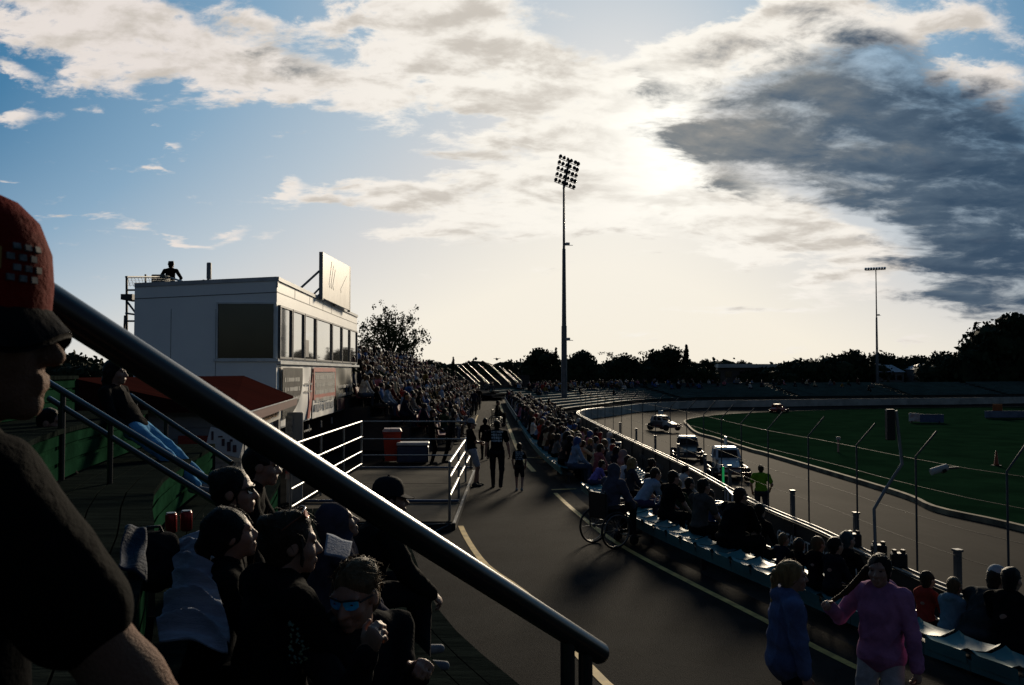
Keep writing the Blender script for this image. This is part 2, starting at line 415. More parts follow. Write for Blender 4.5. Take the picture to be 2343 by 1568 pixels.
# ---------------------------------------------------------------- track wall
wall = empty('track_wall', (0, 0, 0), 0, 'long low dark board wall with a bright top rail beside the dirt track', 'wall')
inn = MB(); out_o = offs(Wp, -.09); out_i = offs(Wp, .09)
dz = lambda pts, h: [Vector((p.x, p.y, p.z + h)) for p in pts]
inn.strip(dz(out_i, -1.05), dz(out_i, -.01)); inn.strip(dz(out_i, -.01), dz(out_o, -.01))
inn.build('concrete_face', pale_concrete, wall)
ob = MB(); ob.strip(dz(out_o, -.012), dz(out_o, -1.1)); ob.build('outer_boards', mat('board_black', (.010, .010, .010), (.022, .02, .019), 1.0, .5, aniso=(1, 1, 3)), wall)
near = [p for p in Wp[:300] if p.y < 95]
tr = MB(); tr.tube(dz(offs(near, -.10), .035), .032, 6); tr.tube(dz(offs(near, .10), .03), .028, 6); tr.build('top_rail', mat('rail_steel', (.11, .11, .11), (.06, .06, .06), 4, .5, metal=.7), wall)
bp = MB()
acc = 0
for a, c in zip(near, near[1:]):
    acc += (c - a).length
    if acc > 2.4:
        acc = 0; t = (c - a).normalized(); nrm = Vector((-t.y, t.x, 0))
        bp.box(tuple(a + nrm * .105 + Vector((0, 0, -.55))), (.05, .05, 1.0), (0, 0, math.atan2(t.y, t.x)))
bp.build('board_batten', dark_trim, wall)
# lettering on the boards
letter = mat('board_lettering', (.55, .55, .52), (.38, .38, .36), 8, .6)
def wall_frame(Y, off=.118, h=-.5):
    p, t = by_y(near, Y); nrm = Vector((-t.y, t.x, 0))
    return frame(p + nrm * off + Vector((0, 0, h)), -t, (0, 0, 1)) if False else frame(p + nrm * off + Vector((0, 0, h)), t * -1, (0, 0, 1)), t
for word, Y in (('THE', 23.9), ('GREATEST', 22.1), ('SHOW', 20.1), ('ON', 18.75)):
    M, t = wall_frame(Y); text_mesh('lettering', word, .42, letter, M, wall)
b = MB()
for Y in (28.5, 30.6, 33, 36.5, 40, 44, 48):
    for k in range(8):
        M, t = wall_frame(Y + k * .24 - .9, .112, -.5 + RNG.uniform(-.02, .02))
        hgt = RNG.uniform(.16, .24)
        b.box((0, 0, 0), (.05, hgt, .006), None, 0, M); b.box((.05, RNG.choice((-.08, 0, .08)), 0), (.08, .04, .006), None, 0, M)
b.build('worn_lettering', mat('worn_lettering', (.20, .20, .20), (.08, .08, .08), 4, .7), wall)
# ---------------------------------------------------------------- catch fence: posts, short uprights, cables
post0 = MB().tube([(0, 0, 0), (0, 0, 2.15), (.42, 0, 2.62)], .019, 6).mesh('fence_post', mat('fence_grey', (.045, .05, .055), (.03, .033, .036), 3, .6, metal=.2))
stub = MB(); stub.box((0, 0, .40), (.10, .12, 1.9), None, 0, None, .01); stub.box((0, 0, 1.37), (.13, .15, .04)); stub_me = stub.mesh('wall_upright', mat('upright_grey', (.085, .09, .10), (.06, .065, .07), 3, .55, metal=.3))
fence_pts = []
Ys = [9.5, 11.7, 14.1, 16.6, 19.2, 21.9, 24.6, 27.3, 30, 32.8, 35.8, 39, 42.3, 45.6, 49, 52.5, 56, 60, 64, 68.5, 73, 78, 83]
for i, Y in enumerate(Ys):
    p, t = by_y(near, Y); nrm = Vector((t.y, -t.x, 0))
    o = bpy.data.objects.new('fence_post', post0); COL.objects.link(o); o.location = p + nrm * .22; o.rotation_euler = (0, 0, math.atan2(nrm.y, nrm.x))
    od = ['nearest', 'second', 'third', 'fourth', 'fifth', 'sixth', 'seventh', 'eighth', 'ninth', 'tenth', 'eleventh', 'twelfth', 'thirteenth', 'fourteenth', 'fifteenth', 'sixteenth', 'seventeenth', 'eighteenth', 'nineteenth', 'twentieth', 'twenty-first', 'twenty-second', 'farthest'][i]
    tag(o, f'thin grey crank-topped catch fence post on the track wall, {od} from the camera', 'fence post', 'catch fence posts along the track wall')
    fence_pts.append(p + nrm * .22)
for i, Y in enumerate([11.2, 15.5, 19.6, 23.2, 29.4, 33.2, 38, 43, 48.2, 54]):
    p, t = by_y(near, Y); nrm = Vector((t.y, -t.x, 0))
    o = bpy.data.objects.new('wall_upright', stub_me); COL.objects.link(o); o.location = p + nrm * .35 + Vector((0, 0, -.75)); o.rotation_euler = (0, 0, math.atan2(nrm.y, nrm.x))
    tag(o, 'thick capped steel upright beside the track wall, ' + ['nearest', 'second', 'third', 'fourth', 'fifth', 'sixth', 'seventh', 'eighth', 'ninth', 'farthest'][i] + ' from the camera', 'post', 'steel uprights along the track wall')
cab = MB()
cpath = [p for p in offs(near, .24)]
for h in (.55, 1.05, 1.6, 2.1):
    cab.tube([Vector((p.x, p.y, p.z + h)) for p in cpath[::2]], .005, 4, 0, False)
cab.build('fence_cable', mat('cable', (.025, .025, .026), None, 3, .7, spec=.1), None, label='strung wire cables of the catch fence running above the track wall', cat='cable')
# ---------------------------------------------------------------- stepped terraces and seats on the right
top_c = spline([p for p in offs(Rp, .34) if p.y < 84], 260)
bot_c = spline([p for p in offs(Wp[:300], -2.2) if p.y < 84 and p.x < 30], 260)
if bot_c[0].y > bot_c[-1].y: bot_c.reverse()
NR = 5
lines = [[a.lerp(c, k / NR) for a, c in zip(top_c, bot_c)] for k in range(NR + 1)]
ter = MB()
for k in range(NR):
    z = -.02 if k == 0 else -.20 * k
    ter.strip(zat(lines[k], z), zat(lines[k + 1], z)); ter.strip(zat(lines[k + 1], z), zat(lines[k + 1], -.20 * (k + 1) if k < NR - 1 else -1.8))
ter.build('terrace', concrete, label='stepped concrete terrace carrying the teal seats beside the walkway', cat='terrace')
al = MB(); al.strip(zat(lines[NR], -1.8), dz(offs(near, -.05)[:0] or [Vector((p.x, p.y, 0)) for p in spline([q for q in offs(Wp[:300], -.05) if q.y < 86 and q.x < 30], 260)], -1.8)); al.build('aisle', concrete, kind='structure')
def seat_row(path, z, name, m, label, group, detail=True, w=.5, back=True):
    """row of bucket seats bolted to one beam along path (near -> far)"""
    b = MB(); L = 0; pos = []
    tot = sum((c - a).length for a, c in zip(path, path[1:]))
    n = max(1, int(tot / w)); pts = spline(path, n + 1)
    for a, c in zip(pts, pts[1:]):
        t = (c - a).normalized(); nr = Vector((t.y, -t.x, 0)); o = (a + c) / 2
        M = frame((o.x, o.y, z), nr, t)          # x towards the track, y along the row
        if detail:
            hw = w / 2 - .02
            xs = [(-.25, .06), (-.23, .06), (-.17, .03), (0, .0), (.14, .03), (.19, .05), (.21, .0)]
            vs, fs = [], []
            for x, h in xs:
                for yy, e in ((-hw, .03), (-hw * .75, 0), (0, -.012), (hw * .75, 0), (hw, .03)): vs.append((x, yy, h + e + .0))
            for i in range(len(xs) - 1):
                for j in range(4): fs.append((i * 5 + j, (i + 1) * 5 + j, (i + 1) * 5 + j + 1, i * 5 + j + 1))
            b.add(vs, fs, 0, True, M)
            b.add([(-.25, -hw, .06), (-.25, hw, .06), (-.24, hw, -.05), (-.24, -hw, -.05)], [(0, 1, 2, 3)], 0, False, M)
        else:
            b.box((0, 0, .02), (.40, w * .86, .05), None, 0, M); b.box((-.19, 0, .11), (.04, w * .86, .16), None, 0, M)
        b.box((-.02, 0, -.10), (.10, w + .01, .08), None, 1, M)
        b.box((-.22, 0, -.06), (.02, w + .01, .10), None, 0, M)
        if len(pos) % 4 == 0: b.box((0, 0, -.25), (.06, .06, .24), None, 1, M)
        pos.append(1)
    return b.build(name, [m, dark_trim], None, label=label, cat='seat row', group=group)
blocks = [(3.0, 20.4, True, 'nearest block'), (23.2, 46, True, 'middle block'), (48, 83, False, 'far block')]
ordn = ['top row beside the yellow line', 'second row down from the walkway', 'third row down from the walkway', 'fourth row down from the walkway', 'lowest row above the wall aisle']
ROWPATH = {}
for bi, (y0, y1, det, bn) in enumerate(blocks):
    for k in range(NR):
        path = [a.lerp(c, .40) for a, c in zip(lines[k], lines[k + 1]) if y0 <= a.y <= y1]
        ROWPATH[bi, k] = path
        seat_row(path, -.20 * k + .36, 'seat_row', seat_teal, f'teal bucket seats, {ordn[k]}, {bn}', 'teal seat rows beside the walkway', det)
# ---------------------------------------------------------------- far bend terraces
far = [p for p in Wp if p.y > 86.5]
ft = MB(); NF = 9
fl = [offs(far, -(1.6 + .95 * k)) for k in range(NF + 1)]
fz = lambda k: -1.15 + .21 * k
ft.strip(zat(offs(far, -.1), -2.1), zat(fl[0], -1.5)); ft.strip(zat(fl[0], -1.5), zat(fl[0], fz(0)))
for k in range(NF):
    ft.strip(zat(fl[k], fz(k)), zat(fl[k + 1], fz(k))); ft.strip(zat(fl[k + 1], fz(k)), zat(fl[k + 1], fz(k + 1)))
ft.strip(zat(fl[NF], fz(NF)), zat(offs(far, -40), fz(NF)))
ft.build('bend_terrace', concrete, label='curved concrete terrace rising behind the wall of the far bend', cat='terrace')
for k in range(NF):
    b = MB(); A = offs(far, -(1.6 + .95 * k + .35)); B = offs(far, -(1.6 + .95 * k + .75)); z = fz(k)
    m = 0
    for i in range(len(far) - 1):
        if (i % 26) in (0, 1): continue
        vs = [(*A[i].xy, z + .42), (*A[i + 1].xy, z + .42), (*B[i + 1].xy, z + .42), (*B[i].xy, z + .42), (*A[i].xy, z + .36), (*A[i + 1].xy, z + .36), (*B[i].xy, z + .62), (*B[i + 1].xy, z + .62)]
        b.add(vs, [(0, 1, 2, 3), (4, 5, 1, 0), (3, 2, 7, 6)])
    C0, C1 = offs(far, -(1.6 + .95 * k + .50)), offs(far, -(1.6 + .95 * k + .58))
    b.strip(zat(C0, z + .418), zat(C1, z + .418)); b.strip(zat(C1, z + .30), zat(C1, z + .418))
    b.build('bench_row', seat_far, None, label=f'{["", "second", "third", "fourth", "fifth", "sixth", "seventh", "eighth"][k]} curved green bench row up from the wall on the far bend terrace' if k not in (0, NF - 1) else ('lowest' if k == 0 else 'topmost') + ' long curved green bench row of the far bend terrace', cat='bench row', group='green bench rows of the far bend')
# ---------------------------------------------------------------- stand beyond the tower on the left
NL = 10
LZ = lambda k: .12 + .36 * k
st = MB()
x0 = lambda y: by_y(Lp, y)[0].x - .55
ysL = [33 + i * 2.6 for i in range(24)]
left_base = [Vector((x0(y), y, 0)) for y in ysL]
for k in range(NL):
    A = [p + Vector((-.78 * k, 0, LZ(k))) for p in left_base]; B = [p + Vector((-.78 * (k + 1), 0, LZ(k))) for p in left_base]
    Z = [p + Vector((-.78 * k, 0, LZ(k - 1) if k else -.02)) for p in left_base]
    st.strip(Z, A); st.strip(A, B)
Bk = [p + Vector((-.78 * NL, 0, LZ(NL - 1))) for p in left_base]; st.strip(Bk, zat(Bk, -.05))
st.add([(left_base[0].x, 33, -.02)] + [(left_base[0].x - .78 * (k // 2 + k % 2), 33, LZ(k // 2)) for k in range(2 * NL)] + [(left_base[0].x - .78 * NL, 33, -.02)], [tuple(range(2 * NL + 2))])
st.build('grandstand', concrete, label='stepped grandstand packed with spectators beyond the white tower', cat='grandstand')
def lrow(k): return [p + Vector((-.78 * k - .36, 0, 0)) for p in left_base]
for k in range(NL):
    b = MB(); P = lrow(k)
    for s0, s1 in ((33.3, 46), (47.5, 62), (63.5, 92)):
        q = [p for p in spline(P, 70) if s0 <= p.y <= s1]
        for a, c in zip(q, q[1:]):
            t = (c - a).normalized(); M = frame(((a + c) / 2).to_tuple()[:2] + (LZ(k),), (t.y, -t.x, 0), t)
            L = (c - a).length * .93
            b.box((0, 0, .38), (.4, L, .05), None, 0, M); b.box((-.21, 0, .58), (.05, L, .40), Euler((0, R(-12), 0)).to_matrix().to_4x4(), 0, M); b.box((0, 0, .18), (.06, .06, .36), None, 1, M)
    b.tube([(p.x, p.y, LZ(k) + .33) for p in P if 33.3 < p.y < 92], .03, 5, 1)
    b.build('stand_seats', [seat_pink, dark_trim], None, label=('front' if k == 0 else 'back' if k == NL - 1 else ['', 'second', 'third', 'fourth', 'fifth', 'sixth', 'seventh', 'eighth', 'ninth'][k]) + ' row of dull red seats in the packed grandstand on the left', cat='seat row', group='red seat rows of the left grandstand')
# ---------------------------------------------------------------- control tower
F0, F1 = Vector((-5.88, 22, 0)), Vector((-6.53, 37.1, 0))
FT = (F1 - F0).normalized(); FN = Vector((FT.y, -FT.x, 0)); FL = (F1 - F0).length
def fp(px, py):
    """pixel -> (s along the tower front, z)"""
    d = ray(px, py); k = (F0 - Vector((0, 0, CAMZ))).dot(FN) / d.dot(FN); p = Vector((0, 0, CAMZ)) + d * k
    return (p - F0).dot(FT), p.z
FM = frame(F0, FT, (0, 0, 1))          # x along the front, y up, z towards the track
WD = 3.5
glass = mat('tower_glass', (.62, .60, .56), (.58, .56, .52), .5, .03, metal=.9); glass.node_tree.nodes['Principled BSDF'].inputs['IOR'].default_value = 2.0
T = empty('control_tower', F0, 0, 'white panelled two storey control tower with a strip of tall windows facing the track', 'building')
TL = Matrix.Translation(-F0)
# coordinates of the left wall: x towards the left (away from the track), y up
LM = frame(F0, -FN, (0, 0, 1))
b = MB(); M = TL @ FM
zr0, zr1 = 5.25, 5.07
def hexa(b, s0, s1, d0, d1, za, zb, zc, zd=0, mi=0):
    """block: s along the front, d depth behind it; bottom za; top zb at the front edge, zc at the back"""
    vs = [(s0, za, -d0), (s1, za, -d0), (s1, za, -d1), (s0, za, -d1), (s0, zb, -d0), (s1, zb, -d0), (s1, zc, -d1), (s0, zc, -d1)]
    b.add(vs, [(0, 3, 2, 1), (4, 5, 6, 7), (0, 1, 5, 4), (1, 2, 6, 5), (2, 3, 7, 6), (3, 0, 4, 7)], mi, False, M)
hexa(b, 0, FL, 0, WD, 1.5, zr0, zr1, 0)
hexa(b, .003, FL - .01, 1.6, WD - .003, -.02, 1.499, 1.499, 0)
b.build('wall', [white_panel], T)
b = MB()
for s0, s1, z0, z1 in ((0, FL, 4.93, 4.95),): b.box(((s0 + s1) / 2, (z0 + z1) / 2, .004), (s1 - s0, .02, .012), None, 0, M)
for s in (2.2, 4.4, 6.7, 8.4): b.box((s, 5.09, .003), (.012, .28, .008), None, 0, M)
LM2 = TL @ LM
b.box((WD / 2, 4.84, -.003), (WD, .018, .01), Euler((0, 0, -math.atan((zr0 - zr1) / WD))).to_matrix().to_4x4(), 0, LM2)
for x in (1.5, 2.6): b.box((x, 3.0, -.002), (.010, 3.0, .006), None, 0, LM2)
b.build('panel_joint', mat('joint', (.13, .13, .13), None, 3, .6), T)
b = MB(); b.box((0, 5.24 - .09, 0), (.05, .2, .05), None, 0, M)
b.bar((0, zr0 + .02, .02), (FL, zr0 + .02, .02), .10, .05, 0, M); b.bar((0, zr0 + .02, 0), (0, zr1 + .02, -WD), .05, .10, 0, M)
b.build('roof_capping', mat('capping', (.42, .42, .42), None, 2, .4), T)
wx = [635, 665, 693, 720, 757, 780, 798, 815]
ss = [max(.06, fp(x, 760)[0]) for x in wx]
zlo, zhi = 3.27, 4.62
for i in range(7):
    s0, s1 = ss[i] + .05, ss[i + 1] - .05
    w = MB(); e = .05
    for (c, sz) in (((s0 + e / 2, (zlo + zhi) / 2), (e, zhi - zlo)), ((s1 - e / 2, (zlo + zhi) / 2), (e, zhi - zlo)), (((s0 + s1) / 2, zlo + e / 2), (s1 - s0 - 2 * e, e)), (((s0 + s1) / 2, zhi - e / 2), (s1 - s0 - 2 * e, e))):
        w.box((c[0], c[1], .03), (sz[0], sz[1], .07), None, 0, M)
    fr = w.build('window', mat('window_frame', (.10, .10, .105), None, 3, .4, metal=.4), T)
    g = MB(); g.box(((s0 + s1) / 2, (zlo + zhi) / 2, .012), (s1 - s0 - 2 * e, zhi - zlo - 2 * e, .02), None, 0, M)
    if i in (2,): g.box((s0 + .5, zlo + .35, .018), (.5, .5, .02), None, 1, M)
    g.build('pane', [glass, dark_trim], fr)
b = MB(); b.box((FL / 2, 3.17, .05), (FL, .08, .12), None, 0, M); b.build('sill', mat('sill', (.62, .62, .60), None, 2, .4), T)
# window in the left wall
w = MB(); x0, x1, z0, z1 = .04, 1.44, 3.28, 4.63
for c, sz in ((((x0 + x1) / 2, z0 - .05), (x1 - x0 + .2, .07)), (((x0 + x1) / 2, z1 + .02), (x1 - x0 + .08, .04)), ((x1 + .02, (z0 + z1) / 2), (.04, z1 - z0)), ((x0 - .0, (z0 + z1) / 2), (.05, z1 - z0))):
    w.box((c[0], c[1], -.02), (sz[0], sz[1], .07), None, 0, LM2)
fr = w.build('window', mat('sill', (.5, .5, .5)), T)
g = MB(); g.box(((x0 + x1) / 2, (z0 + z1) / 2, -.008), (x1 - x0, z1 - z0, .01), None, 0, LM2); g.build('pane', mat('dark_glass', (.007, .006, .004), (.014, .011, .007), 1.6, .06, spec=.5), fr)
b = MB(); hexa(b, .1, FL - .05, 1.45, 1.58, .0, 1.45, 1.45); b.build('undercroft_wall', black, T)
b = MB()
for i in range(6):
    b.box((3 + i * 2.2, 1.2, -.15), (.05, .22, .05), None, 0, M)
b.build('hanger', mat('pale_metal', (.4, .4, .4), None, 3, .4), T)
# ---- three banners under the windows
def banner(x0, x1, zt, zb, label, draw):
    s0, s1 = fp(x0, 900)[0] + .04, fp(x1, 900)[0] - .04
    e = empty('banner', F0 + FT * s0, 0, label, 'banner', 'banners hung on the tower'); MM = Matrix.Translation(-(F0 + FT * s0)) @ FM @ Matrix.Translation((s0, 0, .05))
    draw(e, MM, s1 - s0, zt, zb); return e
def sheet(b, M, w, zt, zb, mi=0, n=18, amp=.025, z=0.0):
    vs, fs = [], []
    for j in range(9):
        for i in range(n + 1):
            u, v = i / n, j / 8
            vs.append((u * w, zb + (zt - zb) * v, z + amp * math.sin(u * 9 + v * 4) * math.sin(v * 3.1) + amp * .4 * math.sin(u * 23)))
    for j in range(8):
        for i in range(n): fs.append((j * (n + 1) + i, j * (n + 1) + i + 1, (j + 1) * (n + 1) + i + 1, (j + 1) * (n + 1) + i))
    b.add(vs, fs, mi, True, M)
ban_white = mat('banner_white', (.85, .83, .78), (.74, .72, .68), 1, .45); ban_grey = mat('banner_grey', (.10, .10, .095), (.06, .06, .058), 2, .5)
ban_red = mat('banner_red', (.42, .055, .03), (.30, .04, .025), 2, .45); ban_dark = mat('banner_dark', (.05, .05, .042), (.16, .15, .12), 1.3, .4)
def scribble(b, M, x0, x1, z, h, mi=0, seed=1):
    r = random.Random(seed); x = x0
    while x < x1:
        w = r.uniform(.06, .13); b.box((x + w / 2, z, .045), (w, h * r.uniform(.75, 1), .006), None, mi, M)
        x += w + r.choice((.03, .03, .04, .12))
def ban1(e, M, w, zt, zb):
    b = MB(); sheet(b, M, w, zt, zb); b.build('sheet', ban_white, e)
    b = MB(); pts = [(0.03, zt - .04), (w * .62, zt - .04)]
    for k in range(13):
        a = R(90 * k / 12); pts.append((.03 + w * .62 * math.cos(a) * 1.0, zt - .3 - 1.05 * math.sin(a)))
    n = len(pts); b.add([(x, y, .045) for x, y in pts] + [(x, y, .04) for x, y in pts], [tuple(range(n))[::-1], tuple(range(n))], 0, False, M)
    b.build('panel', ban_grey, e)
    b = MB()
    for j in range(3): scribble(b, M @ Matrix.Translation((0, 0, .006)), .25, w * .5, zt - .35 - j * .25, .12, 0, j)
    for j in range(3): scribble(b, M, w * .68, w * .95, zt - .5 - j * .22 - (.9 if j > 1 else 0), .06, 1, j + 9)
    b.build('lettering', [mat('pale_print', (.35, .35, .33), None, 4), mat('grey_print', (.25, .25, .25), None, 4)], e)
    b = MB()
    b.add([(w * .80, zb + .02, .047), (w * .88, zb + .02, .047), (w * .99, zt - .9, .047), (w * .99, zt - .2, .047)], [(0, 1, 2, 3)], 0, False, M); b.build('stripe', ban_red, e)
def ban2(e, M, w, zt, zb):
    b = MB(); sheet(b, M, w, zt, zb); b.build('sheet', ban_white, e)
    b = MB(); zm = zb + (zt - zb) * .36
    for c, s in (((w / 2, zt - .08), (w, .13)), ((w / 2, zm + .08), (w, .16)), ((.07, (zt + zm) / 2 + .01), (.14, zt - zm - .3)), ((w - .07, (zt + zm) / 2 + .01), (.14, zt - zm - .3))): b.box((*c, .042), (*s, .008), None, 0, M)
    b.build('border', ban_red, e)
    b = MB(); b.box((w / 2, (zt + zm) / 2 + .0, .038), (w - .30, zt - zm - .34, .008), None, 0, M); b.build('panel', ban_grey, e)
    b = MB()
    for j in range(4): scribble(b, M, .3, w - .3, zt - .32 - j * .23, .15, 0, 30 + j)
    for j in range(2): scribble(b, M, .18 + j * w * .45, w * .45 + j * w * .45, zb + .32, .24, 1, 50 + j)
    b.build('lettering', [mat('pale_print', (.35, .35, .33)), mat('blue_print', (.09, .12, .17), None, 4)], e)
def ban3(e, M, w, zt, zb):
    b = MB(); sheet(b, M, w, zt, zb, amp=.04); b.build('sheet', ban_dark, e)
    b = MB(); b.box((w / 2, zb + .25, .05), (w * .96, .4, .006), None, 0, M); b.build('panel', mat('maroon', (.14, .035, .03), (.08, .02, .02), 3), e)
    b = MB()
    for j in range(2): scribble(b, M, .4, w - .5, (zt + zb) / 2 + .1 - j * .3, .13, 0, 70 + j)
    b.build('lettering', mat('pale_print', (.35, .35, .33)), e)
banner(637, 709, 3.08, 1.55, 'white vinyl banner with a curved dark grey panel hung under the first tower windows', ban1)
banner(710, 762, 3.08, 1.52, 'red bordered banner with grey lettering panel between the white and the dark banner', ban2)
banner(763, 815, 3.08, 1.52, 'dark wrinkled banner at the far end of the tower front', ban3)
# ---- billboard on the roof
p0 = Vector((-5.95, 27.6, 0)); p1 = Vector((-6.15, 33.4, 0)); bt = (p1 - p0).normalized()
B = empty('roof_billboard', (p0.x, p0.y, 5.27), 0, 'pale billboard leaning on struts on the roof edge of the white tower', 'billboard')
M = Matrix.Translation(-Vector((p0.x, p0.y, 5.27))) @ frame(Vector((p0.x, p0.y, 0)), bt, (0, 0, 1)); bl = (p1 - p0).length
zt0 = at(741, 577, 27.6).z; zt1 = at(801, 611, 33.4).z
b = MB(); b.add([(0, 5.26, 0), (bl, 5.26, 0), (bl, zt1, 0), (0, zt0, 0), (0, 5.26, -.06), (bl, 5.26, -.06), (bl, zt1, -.06), (0, zt0, -.06)], [(0, 1, 2, 3), (7, 6, 5, 4), (0, 4, 5, 1), (1, 5, 6, 2), (2, 6, 7, 3), (3, 7, 4, 0)], 0, False, M)
b.build('panel', mat('billboard_face', (.52, .49, .44), (.40, .37, .33), 1.4, .5), B)
b = MB()
for i in range(3): b.bar((bl * .22 + i * .35, 5.75, .006), (bl * .22 + i * .35 + .5, 6.55 - i * .1, .006), .22, .008, 0, M)
b.bar((bl * .62, 5.8, .006), (bl * .85, 6.4, .006), .15, .008, 0, M)
b.build('artwork', mat('artwork', (.40, .38, .35), (.50, .47, .43), 3, .5), B)
b = MB(); b.bar((0, 5.2, -.04), (0, zt0, -.04), .12, .12, 0, M); b.bar((bl, 5.2, -.04), (bl, zt1, -.04), .1, .1, 0, M); b.bar((bl / 2, 5.2, -.1), (bl / 2, 6.6, -.1), .08, .08, 0, M); b.build('frame', mat('grey_steel', (.16, .16, .16), None, 3, .5, metal=.3), B)
for s in (0, bl / 2):
    b = MB(); b.bar((s, 6.1, -.1), (s, 5.12, -1.15), .06, .06, 0, M); b.bar((s, 5.55, -.1), (s, 5.12, -.5), .05, .05, 0, M); b.build('strut', mat('grey_steel', (.16, .16, .16)), B)
# ---- things on the roof
p = at(478, 660, 22.05)
E = empty('antenna', p, 0, 'small panel antenna on a bracket on the tower parapet', 'antenna')
b = MB(); b.tube([(0, -.06, -.35), (0, -.06, .25)], .03, 6); b.box((.07, -.06, -.12), (.22, .04, .04)); b.build('mast', dark_trim, E)
MB().box((.02, -.06, .43), (.11, .09, .42), None, 0, None, .02).build('panel', mat('antenna_grey', (.20, .21, .22), None, 3, .5), E)
# railing and stair frame on the left
E = empty('access_stair', at(300, 740, 25.5) * 1.0, 0, 'thin steel stair frame with mesh railing at the back corner of the tower roof', 'stair frame')
O = E.location.copy(); b = MB()
def rl(b, pts, Y, r=.03):
    b.tube([at(x, y, Yy) - O for (x, y), Yy in zip(pts, Y)], r, 6, 0, True, False)
rl(b, ((290, 760), (290, 632)), (25.5, 25.5), .035); rl(b, ((288, 634), (385, 634)), (25.5, 29.5)); rl(b, ((385, 634), (428, 648)), (29.5, 25)); rl(b, ((290, 664), (316, 664)), (25.5, 25)); rl(b, ((333, 628), (333, 652)), (27.5, 27.5)); rl(b, ((466, 640), (466, 648)), (27.5, 27.5))
rl(b, ((288, 717), (316, 721)), (25.5, 25)); rl(b, ((288, 735), (316, 735)), (25.5, 25)); rl(b, ((292, 692), (310, 716)), (25.5, 25)); rl(b, ((286, 722), (284, 765)), (25.5, 25.5)); rl(b, ((312, 690), (312, 765)), (25.2, 25.2))
b.build('frame', mat('stair_steel', (.06, .06, .065), None, 3, .5), E)
MB().bar(at(290, 682, 25.5) - O, at(316, 682, 25.5) - O, .8, .16).build('landing', dark_trim, E)
b = MB()
for i in range(12):
    x = 292 + i * 8; b.tube([at(x, 636, 25.5 + i * .33) - O, at(x + 6, 656, 25.5 + i * .33) - O], .006, 4, 0, False)
for j in range(4): b.tube([at(290, 638 + j * 5, 25.5) - O, at(400, 638 + j * 4, 29.5) - O], .006, 4, 0, False)
b.build('mesh_infill', mat('stair_steel', (.06, .06, .065)), E)
p = at(368, 648, 29); MB().box((0, 0, .05), (.45, .5, .42), None, 0, None, .03).build('roof_box', mat('box_grey', (.12, .13, .12), None, 3), None, p, 'small grey plant box on the tower roof beside the standing man', 'box')
# ---------------------------------------------------------------- kiosk with the red roof
K = empty('kiosk', (-4.8, 16, 0), 0, 'low kiosk with a brick red metal roof against the side of the white tower', 'kiosk')
O = Vector(K.location)
E0, E1 = Vector((-3.86, 12.2, 2.38)), Vector((-4.95, 20.0, 2.39)); G0, G1 = Vector((-6.2, 12.4, 2.86)), Vector((-6.2, 20.4, 2.85))
D0, D1 = Vector((-8.6, 12.2, 2.38)), Vector((-8.6, 20.4, 2.39))
red_roof = mat('red_roof', (.028, .0075, .0062), (.020, .0062, .0055), 1.0, .9, spec=.0, aniso=(.4, 6, 1))
b = MB(); up = Vector((0, 0, .05))
b.add([q - O for q in (E0, E1, G1, G0, D0, D1)] + [q - O - up for q in (E0, E1, G1, G0, D0, D1)], [(0, 1, 2, 3), (3, 2, 5, 4), (0, 3, 4), (6, 9, 8, 7), (9, 10, 11, 8), (6, 7, 1, 0), (4, 5, 11, 10), (1, 7, 8, 11, 5, 2)]); b.build('roof', red_roof, K)
b = MB(); dn = Vector((0, 0, -.12)); o2 = Vector((.045, .01, 0))
b.bar(E0 - O + dn + o2, E1 - O + dn + o2, .07, .15); b.build('gutter', mat('gutter_red', (.10, .025, .02), None, 2, .4), K)
b = MB(); b.bar(E0 - O + o2 * 1.9 + Vector((0, 0, -.035)), E1 - O + o2 * 1.9 + Vector((0, 0, -.035)), .02, .016); b.build('gutter_edge', mat('pale_metal', (.4, .4, .4)), K)
kx = lambda y: E0.x + (E1.x - E0.x) * (y - E0.y) / (E1.y - E0.y) - .35
weather = mat('weatherboard', (.24, .25, .26), (.17, .175, .185), .8, .6)
b = MB()
for k in range(14):
    z = .08 + k * .165
    b.box((-6.1 + 4.8 - (-4.8) * 0 + 0, 12.6 - 16, z), (4.5 + .0, .05, .155), Euler((R(-5), 0, 0)).to_matrix().to_4x4())
b.box((-6.1 + 4.8, 12.66 - 16, 1.2), (4.5, .06, 2.4)); b.build('near_wall', weather, K)
b = MB(); y0, y1 = 12.7, 19.9
for z0, z1, mi, dx in ((0, .95, 0, 0), (1.98, 2.36, 0, 0)):
    A, C = Vector((kx(y0), y0, (z0 + z1) / 2)) - O, Vector((kx(y1), y1, (z0 + z1) / 2)) - O; b.bar(A, C, .08, z1 - z0, mi)
for y in (12.75, 15.2, 17.6, 19.8): b.box((kx(y) + 4.8, y - 16, 1.45), (.12, .14, 1.02))
b.bar(Vector((kx(y0) - 1.2, y0 + .1, 1.2)) - O, Vector((kx(y1) - 1.2, y1, 1.2)) - O, .05, 2.3, 1)
b.build('counter_wall', [weather, black], K)
b = MB(); b.bar(Vector((kx(y0) + .12, y0, 1.0)) - O, Vector((kx(y1) + .12, y1, 1.0)) - O, .5, .05); b.build('counter', mat('counter_white', (.5, .5, .48), None, 2, .4), K)
sg = empty('kiosk_sign', (kx(17) + .1, 17, 2.1), 0, 'cream sign board with orange letters under the red kiosk eave', 'sign')
ty = Vector((kx(18) - kx(16), 2, 0)).normalized(); SM = frame((0, 0, 0), ty, (0, 0, 1))
b = MB(); b.box((0, -.02, 0), (5.2, .34, .03), None, 0, SM); b.build('board', mat('cream_board', (.38, .36, .32), (.28, .27, .24), 1.5), sg)
